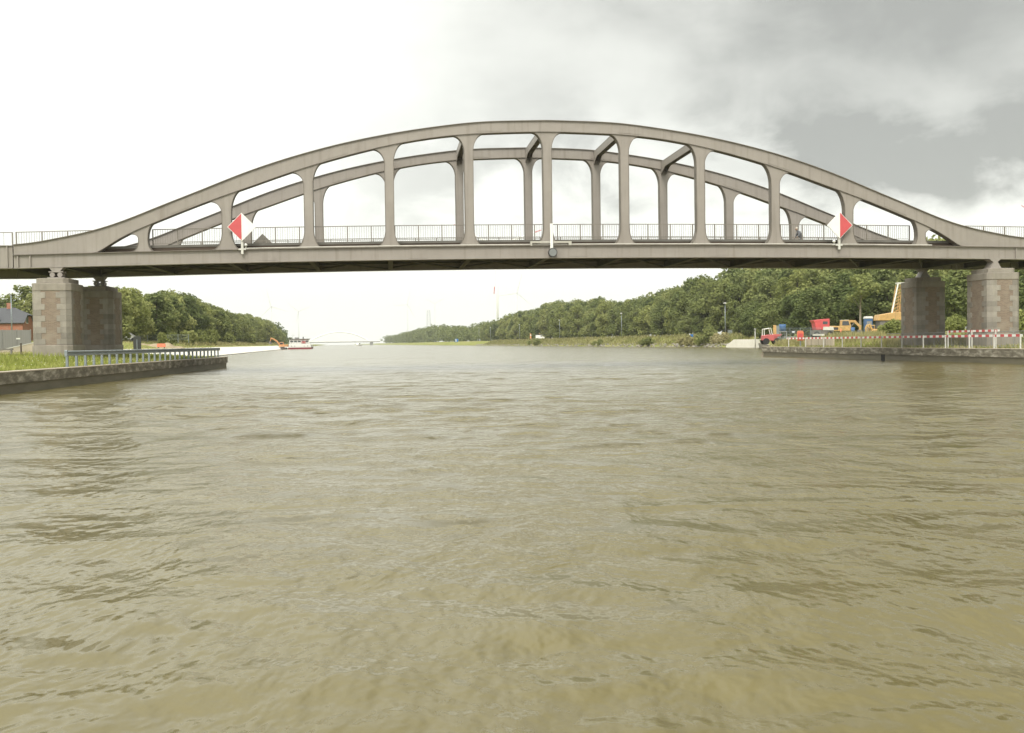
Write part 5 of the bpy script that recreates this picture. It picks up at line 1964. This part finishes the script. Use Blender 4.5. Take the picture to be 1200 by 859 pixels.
# sand heap
p0 = at(193, 404, 158)
rs = np.random.RandomState(5)
nx, ny = 46, 22
vs, fs = [], []
for j in range(ny):
    for i in range(nx):
        u, v = i / (nx - 1) * 2 - 1, j / (ny - 1) * 2 - 1
        x, y = p0.x + u * 3.6, 158 + v * 2.6
        env = max(0, 1 - abs(u) ** 2.6) * max(0, 1 - abs(v) ** 2)
        z = (0.62 + .20 * math.sin(u * 5 + 1) + .14 * math.sin(u * 11 + v * 4)) * env + rs.normal(0, .025) * (env > 0)
        vs.append((x, y, gz(x, y) + z - .05))
for j in range(ny - 1):
    for i in range(nx - 1):
        a = j * nx + i
        fs.append((a, a + 1, a + nx + 1, a + nx))
o = raw_mesh('sand_heap', np.array(vs), np.array(fs), M['sand'])
o.data.polygons.foreach_set('use_smooth', [True] * len(fs))
tag(o, 'long heap of tan sand on the left bank behind the guard rail', 'sand heap')
p0 = at(189, 405.5, 150)
o = thing('plastic_barrier', 'bright orange plastic barrier lying in front of the sand heap', 'barrier', (p0.x, 150, gz(p0.x, 150)), .1, None, 1.15)
b = MB(); b.prism([(-.5, .25), (.5, .25), (.5, .62), (.42, .68), (-.42, .68), (-.5, .62)], -.08, .08); b.build('panel', M['signal_orange'], o, bevel=.03)
for x in (-.36, .36):
    b = MB(); b.span(x - .08, x + .08, -.3, .3, 0, .10); b.span(x - .05, x + .05, -.05, .05, .102, .248); b.build('foot', M['rubber'], o)
p0 = at(219, 408, 150)
o = thing('road_sign', 'tilted white and black sign lying at the right end of the sand heap', 'sign', (p0.x, 150, gz(p0.x, 150)), .3)
b = MB(); b.prism([(-.45, .05), (.1, .0), (.25, .85), (-.25, .95)], -.03, .03); b.build('board', M['white'], o)
b = MB(); b.prism([(-.1, .1), (.45, .05), (.38, .75), (.05, .8)], .05, .11); b.build('rear_board', M['black'], o)
# wire fence behind the heap
p0, p1 = at(150, 396, 186), at(221, 396, 176)
n = 6
o = thing('wire_fence', 'thin green wire fence on posts behind the sand heap', 'fence', (p0.x, p0.y, gz(p0.x, p0.y)), math.atan2(p1.y - p0.y, p1.x - p0.x))
L_ = Vector((p1.x - p0.x, p1.y - p0.y, 0)).length
zt = at(185, 392.5, 181).z - gz(p0.x, p0.y)
for k in range(n + 1):
    b = MB(); b.span(L_ * k / n - .04, L_ * k / n + .04, -.04, .04, -.3, zt); b.build('fence_post', M['galv'], o)
b = MB()
for zf in (.2, .4, .6, .8, .98): b.span(0, L_, -.012, .012, zt * zf - .02, zt * zf + .02)
b.build('wires', M['galv'], o)

# orange excavator on the left quay
XD = 420.0
p0 = at(331, 404, XD)
excavator('excavator', 'orange excavator with raised boom on the white quay beside the barge', (p0.x, XD, gz(p0.x, XD)), math.pi, 1.05, M['orange'],
          [(0.8, 1.5), (1.9, 3.1), (3.1, 3.9), (4.2, 4.3)], [(4.1, 4.5), (4.5, 3.0)])

# ------------------------------------------------------------------ barge, boats
p0 = at(351, 404, 430)
o = thing('barge', 'white cargo barge with a dark red hull bottom moored at the left quay', 'barge', (p0.x, 430, 0), 0.168)
hw_ = 4.55
b = MB(); b.prism([(-hw_, .62), (hw_, .62), (hw_, 1.75), (-hw_, 1.75)], 0, 55); b.prism([(-hw_ + .3, 1.752), (hw_ - .3, 1.752), (hw_ - .5, 2.35), (-hw_ + .5, 2.35)], .5, 9); b.build('hull', M['white'], o, bevel=.1)
b = MB(); b.prism([(-hw_ + .25, -.6), (hw_ - .25, -.6), (hw_ + .02, .25), (hw_ + .02, .618), (-hw_ - .02, .618), (-hw_ - .02, .25)], -.02, 55.02); b.build('hull_bottom', M['hull_red'], o)
b = MB(); b.span(-4.0, 3.8, 1.2, 8, 2.352, 3.95); wh = b.build('wheelhouse', M['white'], o, bevel=.1)
for k in range(5):
    b = MB(); b.span(-3.7 + k * 1.5, -2.5 + k * 1.5, 1.16, 1.197, 2.75, 3.45); b.build('window', M['glass'], wh)
b = MB(); b.span(-4.4, 4.2, .8, 8.5, 3.953, 4.2); b.build('roof', M['mid_metal'], wh)
b = MB(); b.span(-2.0, -.3, 2.5, 5, 4.203, 4.75); b.build('skylight', M['galv_dark'], wh)
for x in (-3.2, -1.9, 1.9, 3.2):
    b = MB(); b.cyl((x, -.02, 1.25), .16, .05, 12, 'Y'); b.build('porthole', M['black'], o)
b = MB()
b.tube([(-hw_ + .2, .15, 1.75), (-hw_ + .2, .15, 2.75), (hw_ - .2, .15, 2.75), (hw_ - .2, .15, 1.75)], .05, 6)
for k in range(1, 8): b.span(-hw_ + k * 1.14 - .03, -hw_ + k * 1.14 + .03, .12, .18, 1.76, 2.72)
b.build('stern_rail', M['white_dull'], o)
b = MB(); b.span(.8, 2.4, .3, 1.1, 2.353, 3.1); b.build('deck_locker', M['red'], o)
b = MB(); b.tube([(-2.6, 2, 4.2), (-2.6, 2, 6.4)], .06, 6); b.span(-3.4, -1.8, 1.95, 2.05, 5.6, 5.7); b.build('mast', M['white_dull'], o)
b = MB(); b.tube([(1.4, 4, 4.2), (1.4, 4, 5.0)], .2, 8); b.build('funnel', M['dark_metal'], o)
for x in (-3.2, 3.0):
    b = MB(); b.tube([(x, .5, 2.35), (x, .5, 3.9)], .05, 6); b.build('davit', M['mid_metal'], o)
b = MB(); b.span(-1.6, .0, .28, .32, .9, 1.45); b.build('name_plate', M['galv_dark'], o)
p0 = at(420.5, 404, 1000)
o = thing('motor_boat', 'tiny white motor boat far off below the white arch bridge', 'boat', (p0.x, 1000, 0), 1.3)
b = MB(); b.prism([(-5, 1.3), (-4.6, -.2), (3.6, -.2), (5.6, 1.5)], -1.5, 1.5); b.build('hull', M['white'], o, bevel=.15)
b = MB(); b.prism([(-3, 1.45), (2, 1.45), (1, 2.7), (-2.6, 2.7)], -1.1, 1.1); c = b.build('cabin', M['white'], o)
b = MB(); b.span(-2.3, .9, -1.13, -1.103, 1.9, 2.45); b.build('windows', M['glass'], c)

# ------------------------------------------------------------------ far white tied arch bridge
FD = 1500.0
pa, pb = at(362, 400.4, FD), at(433, 400.2, FD)
zd = (pa.z + pb.z) / 2
fb = thing('tied_arch_bridge', 'distant white tied arch bridge crossing the canal near the horizon', 'bridge', ((pa.x + pb.x) / 2, FD, 0), 0.17)
hl = (pb.x - pa.x) / 2 / math.cos(.17)
for y in (0, 12):
    b = MB()
    pts = []
    for k in range(31):
        u = k / 30 * 2 - 1
        zz_ = zd + 13.5 * (1 - abs(u) ** 2.0)
        pts.append((u * hl * .98, y, zz_))
    b.tube(pts, .75, 8)
    ar = b.build('arch', M['far_steel'], fb)
    for k in range(2, 29, 2):
        b = MB(); b.tube([(pts[k][0], y, zd + .5), pts[k]], .10, 5); b.build('hanger', M['far_steel'], ar)
b = MB(); b.span(-hl - 14, hl + 14, -1, 13, zd - 1.4, zd + .2); b.build('deck', M['far_grey'], fb)
b = MB(); b.span(-hl - 14, hl + 14, -1.2, -1.02, zd - .1, zd + .9); b.build('parapet', M['far_steel'], fb)
for x in (-hl - 2, hl + 2):
    b = MB(); b.span(x - 2, x + 2, 0, 12, -1, zd - 1.41); b.build('abutment', M['far_grey'], fb)


# ------------------------------------------------------------------ wind turbines and pylon
def turbine(label, hub, dd, angles, blade_px, red=True, group=None):
    h = at(hub[0], hub[1], dd)
    zg = gz(h.x, dd)
    L_ = blade_px * dd / F
    tmat = M['turbine'] if red else M['far_turbine']
    t = thing('wind_turbine', label, 'wind turbine', (h.x, dd, zg), 0, group)
    H_ = h.z - zg
    b = MB(); b.tube([(0, 0, 0), (0, 0, H_ - 1)], L_ * .024, 12, L_ * .014); b.build('tower', tmat, t, True)
    b = MB(); b.span(-L_ * .035, L_ * .035, -L_ * .06, L_ * .11, H_ - L_ * .03, H_ + L_ * .045); b.build('nacelle', tmat, t, bevel=L_ * .01)
    b = MB(); b.ball((0, -L_ * .08, H_), L_ * .04, 12, 8); hb = b.build('hub', tmat, t, True)
    for a in angles:
        a = math.radians(a)
        ca, sa = math.cos(a), math.sin(a)
        def pos(r, w): return (ca * r - sa * w, -L_ * .09, H_ + sa * r + ca * w)
        ws = [(0.03, .016), (.12, .030), (.25, .040), (.5, .028), (.8, .017), (.82, .016), (.98, .010), (1.0, .003)]
        def blade(sec, nm, mt, par):
            b = MB()
            vs = []
            for (r, w) in sec:
                for (ww, dy) in ((-w * .35, 0), (w * .1, -.006), (w * .8, 0), (w * .1, .006)):
                    p = pos(r * L_, ww * L_)
                    vs.append((p[0], p[1] + dy * L_, p[2]))
            n = len(sec)
            fs = [(0, 1, 2, 3), (4 * n - 1, 4 * n - 2, 4 * n - 3, 4 * n - 4)]
            for i in range(n - 1):
                for q in range(4): fs.append((4 * i + q, 4 * i + (q + 1) % 4, 4 * i + 4 + (q + 1) % 4, 4 * i + 4 + q))
            b.add(vs, fs)
            return b.build(nm, mt, par)
        if red:
            bl = blade(ws[:5] + [(.84, .016)], 'blade', tmat, t)
            blade([(.842, .018), (.98, .013), (1.0, .004)], 'red_tip', M['red'], bl)
        else:
            bl = blade(ws, 'blade', tmat, t)
    return t


turbine('wind turbine with red blade tips whose hub hides behind the bridge deck', (582, 289), 920, (152, 19, 266), 56)
turbine('wind turbine beyond the right frame edge, one red blade tip showing', (1240, 268), 820, (149, 29, 269), 53)
turbine('pale wind turbine far off, left of the lattice pylon', (477.5, 357), 3300, (78, 183, 300), 17, False)
turbine('pale wind turbine far off, right of the lattice pylon', (509.5, 356), 3600, (150, 30, 270), 13, False)
turbine('pale wind turbine above the wood, right of the red blade tip', (606, 343.5), 2300, (318, 188, 75), 24, False)
turbine('pale wind turbine above the left wood', (318, 359.5), 2250, (223, 343, 103), 22, False)
turbine('pale wind turbine rising behind the barge', (349.7, 365), 2900, (20, 140, 260), 17, False)
pp = at(502.5, 386, 1900)
zg = gz(pp.x, 1900)
o = thing('lattice_pylon', 'grey lattice pylon above the far trees between two wind turbines', 'pylon', (pp.x, 1900, zg))
H_ = at(502.5, 364, 1900).z - zg
for sx_ in (-1, 1):
    for sy_ in (-1, 1):
        b = MB(); b.tube([(sx_ * 4.2, sy_ * 4.2, 0), (sx_ * 2.4, sy_ * 2.4, H_)], .22, 4); b.build('leg', M['far_grey'], o)
b = MB()
for k in range(7):
    z0, z1 = H_ * k / 7, H_ * (k + 1) / 7
    w0, w1 = 4.2 - 1.8 * k / 7, 4.2 - 1.8 * (k + 1) / 7
    for sy_ in (-1, 1):
        b.tube([(-w0, sy_ * w0, z0), (w1, sy_ * w1, z1)], .08, 4)
        b.tube([(w0, sy_ * w0, z0), (-w1, sy_ * w1, z1)], .08, 4)
        b.tube([(-w1, sy_ * w1, z1), (w1, sy_ * w1, z1)], .08, 4)
b.build('lattice', M['far_grey'], o)


# ------------------------------------------------------------------ cyclist on the bridge
def skin_figure(name, joints, edges, mt, parent, levels=2):
    me = bpy.data.meshes.new(name)
    me.from_pydata([j[:3] for j in joints], edges, [])
    o = bpy.data.objects.new(name, me)
    COL.objects.link(o)
    o.parent = parent
    sk = o.modifiers.new('skin', 'SKIN')
    sk.use_smooth_shade = True
    for v, j in zip(me.skin_vertices[0].data, joints):
        r = j[3]
        v.radius = (r, r) if not isinstance(r, tuple) else r
    me.skin_vertices[0].data[0].use_root = True
    sb = o.modifiers.new('subdivision', 'SUBSURF')
    sb.levels = sb.render_levels = levels
    me.materials.append(mt)
    return o


cm, _ = bridge_m(936.5, 280, 6.6)
zroad = gbot(cm) + 0.963
bk = thing('bicycle', 'dark bicycle ridden across the bridge deck, mostly hidden by the deck edge', 'bicycle', bridge_world(cm, 6.6, zroad), TH + math.pi)
for x, nm in ((-.52, 'rear'), (.52, 'front')):
    b = MB()
    b.tube([(x + .33 * math.cos(a), 0, .34 + .33 * math.sin(a)) for a in np.linspace(0, 2 * math.pi, 25)], .018, 6)
    for k in range(8):
        a = math.pi * k / 8
        b.tube([(x + .32 * math.cos(a), 0, .34 + .32 * math.sin(a)), (x - .32 * math.cos(a), 0, .34 - .32 * math.sin(a))], .003, 4)
    w = b.build('wheel', M['rubber'], bk)
b = MB()
for p, q in (((-.52, 0, .34), (-.08, 0, .30)), ((-.08, 0, .30), (-.22, 0, .82)), ((-.52, 0, .34), (-.20, 0, .74)), ((-.2, 0, .74), (.36, 0, .80)), ((-.08, 0, .30), (.38, 0, .68)), ((.33, 0, .95), (.52, 0, .34))):
    b.tube([p, q], .018, 6)
b.build('frame', M['dark_metal'], bk)
b = MB(); b.ball((-.23, 0, .86), (.14, .075, .035), 10, 6); b.build('saddle', M['rubber'], bk)
b = MB(); b.tube([(.22, -.28, 1.02), (.33, -.1, 1.0), (.33, .1, 1.0), (.22, .28, 1.02)], .014, 6); b.build('handlebar', M['mid_metal'], bk)
b = MB(); b.cyl((-.08, 0, .30), .09, .02, 14, 'Y'); b.tube([(-.08, -.1, .30), (.02, -.1, .18)], .012, 5); b.tube([(-.08, .1, .30), (-.18, .1, .42)], .012, 5); b.span(-.02, .07, -.19, -.09, .165, .185); b.span(-.23, -.13, .09, .19, .41, .43); b.build('crank', M['mid_metal'], bk)

pe = thing('person', 'grey haired cyclist in a grey blue jacket leaning over the handlebar on the bridge', 'person', bridge_world(cm, 6.6, zroad), TH + math.pi)
J = [(-.22, 0, .95, .135), (-.14, 0, 1.12, .145), (-.02, 0, 1.30, .155), (.06, 0, 1.42, .12), (.13, 0, 1.49, .055), (.17, 0, 1.56, .06),   # spine 0-5
     (-.20, -.10, .93, .10), (.14, -.12, .66, .072), (.02, -.11, .24, .048), (.13, -.11, .20, .04),                              # right leg 6-9
     (-.20, .10, .93, .10), (.08, .12, .80, .072), (-.16, .11, .47, .048), (-.05, .11, .44, .04),                               # left leg 10-13
     (.03, -.19, 1.38, .062), (.12, -.25, 1.16, .046), (.22, -.26, 1.05, .034),                                                    # right arm 14-16
     (.03, .19, 1.38, .062), (.12, .25, 1.16, .046), (.22, .26, 1.05, .034)]
E_ = [(0, 1), (1, 2), (2, 3), (3, 4), (4, 5), (0, 6), (6, 7), (7, 8), (8, 9), (0, 10), (10, 11), (11, 12), (12, 13), (3, 14), (14, 15), (15, 16), (3, 17), (17, 18), (18, 19)]
skin_figure('body', J, E_, M['trousers'], pe)
JJ = [(-.20, 0, .98, .165), (-.13, 0, 1.13, .17), (-.01, 0, 1.31, .178), (.06, 0, 1.42, .14), (.11, 0, 1.47, .08),
      (.03, -.19, 1.385, .078), (.12, -.25, 1.165, .06), (.20, -.258, 1.07, .045), (.03, .19, 1.385, .078), (.12, .25, 1.165, .06), (.20, .258, 1.07, .045)]
skin_figure('jacket', JJ, [(0, 1), (1, 2), (2, 3), (3, 4), (3, 5), (5, 6), (6, 7), (3, 8), (8, 9), (9, 10)], M['jacket'], pe)
b = MB()
b.ball((.20, 0, 1.64), (.095, .075, .115), 16, 12)
b.ball((.293, 0, 1.625), (.022, .014, .02), 8, 6)           # nose
for y in (-.077, .077): b.ball((.19, y, 1.63), (.02, .01, .03), 8, 6)
hd = b.build('head', M['skin'], pe, True)
for y in (-.03, .03):
    b = MB(); b.ball((.286, y, 1.65), .009, 8, 6); b.build('eye', M['black'], hd)
b = MB(); b.span(.280, .288, -.024, .024, 1.578, 1.585); b.build('mouth', M['hull_red'], hd)
b = MB(); b.ball((.185, 0, 1.675), (.102, .083, .098), 16, 10); b.build('hair', M['hair'], pe, True)
for s in (-1, 1):
    y = s * .265
    b = MB()
    b.ball((.235, y, 1.035), (.045, .040, .022), 10, 6)
    hnd = b.build('hand', M['skin'], pe, True)
    for k in range(4):
        yy = y + (k - 1.5) * .019
        ln = (.9, 1.0, .95, .8)[k]
        b = MB(); b.tube([(.26, yy, 1.045), (.26 + .035 * ln, yy, 1.035), (.26 + .04 * ln, yy, 1.012), (.265, yy, 1.0)], .0085, 6, .007); b.build('finger', M['skin'], hnd, True)
    b = MB(); b.tube([(.225, y - s * .036, 1.03), (.25, y - s * .045, 1.012), (.268, y - s * .04, 1.0)], .010, 6, .008); b.build('thumb', M['skin'], hnd, True)


# ------------------------------------------------------------------ the hazy air
hz_m = bpy.data.materials.new('hazy_air')
hz_m.use_nodes = True
nt = hz_m.node_tree
for n in list(nt.nodes): nt.nodes.remove(n)
ho = nt.nodes.new('ShaderNodeOutputMaterial')
hv = nt.nodes.new('ShaderNodeVolumePrincipled')
hv.inputs['Color'].default_value = (0.95, 0.97, 0.93, 1)
hv.inputs['Density'].default_value = 0.00013
nt.links.new(hv.outputs[0], ho.inputs['Volume'])
b = MB(); b.span(-5200, 5200, -400, 5200, -2.5, 210)
o = b.build('haze', hz_m)
tag(o, 'pale haze filling the air over the canal', 'haze', kind='stuff')
scene.cycles.volume_step_rate = 4.0
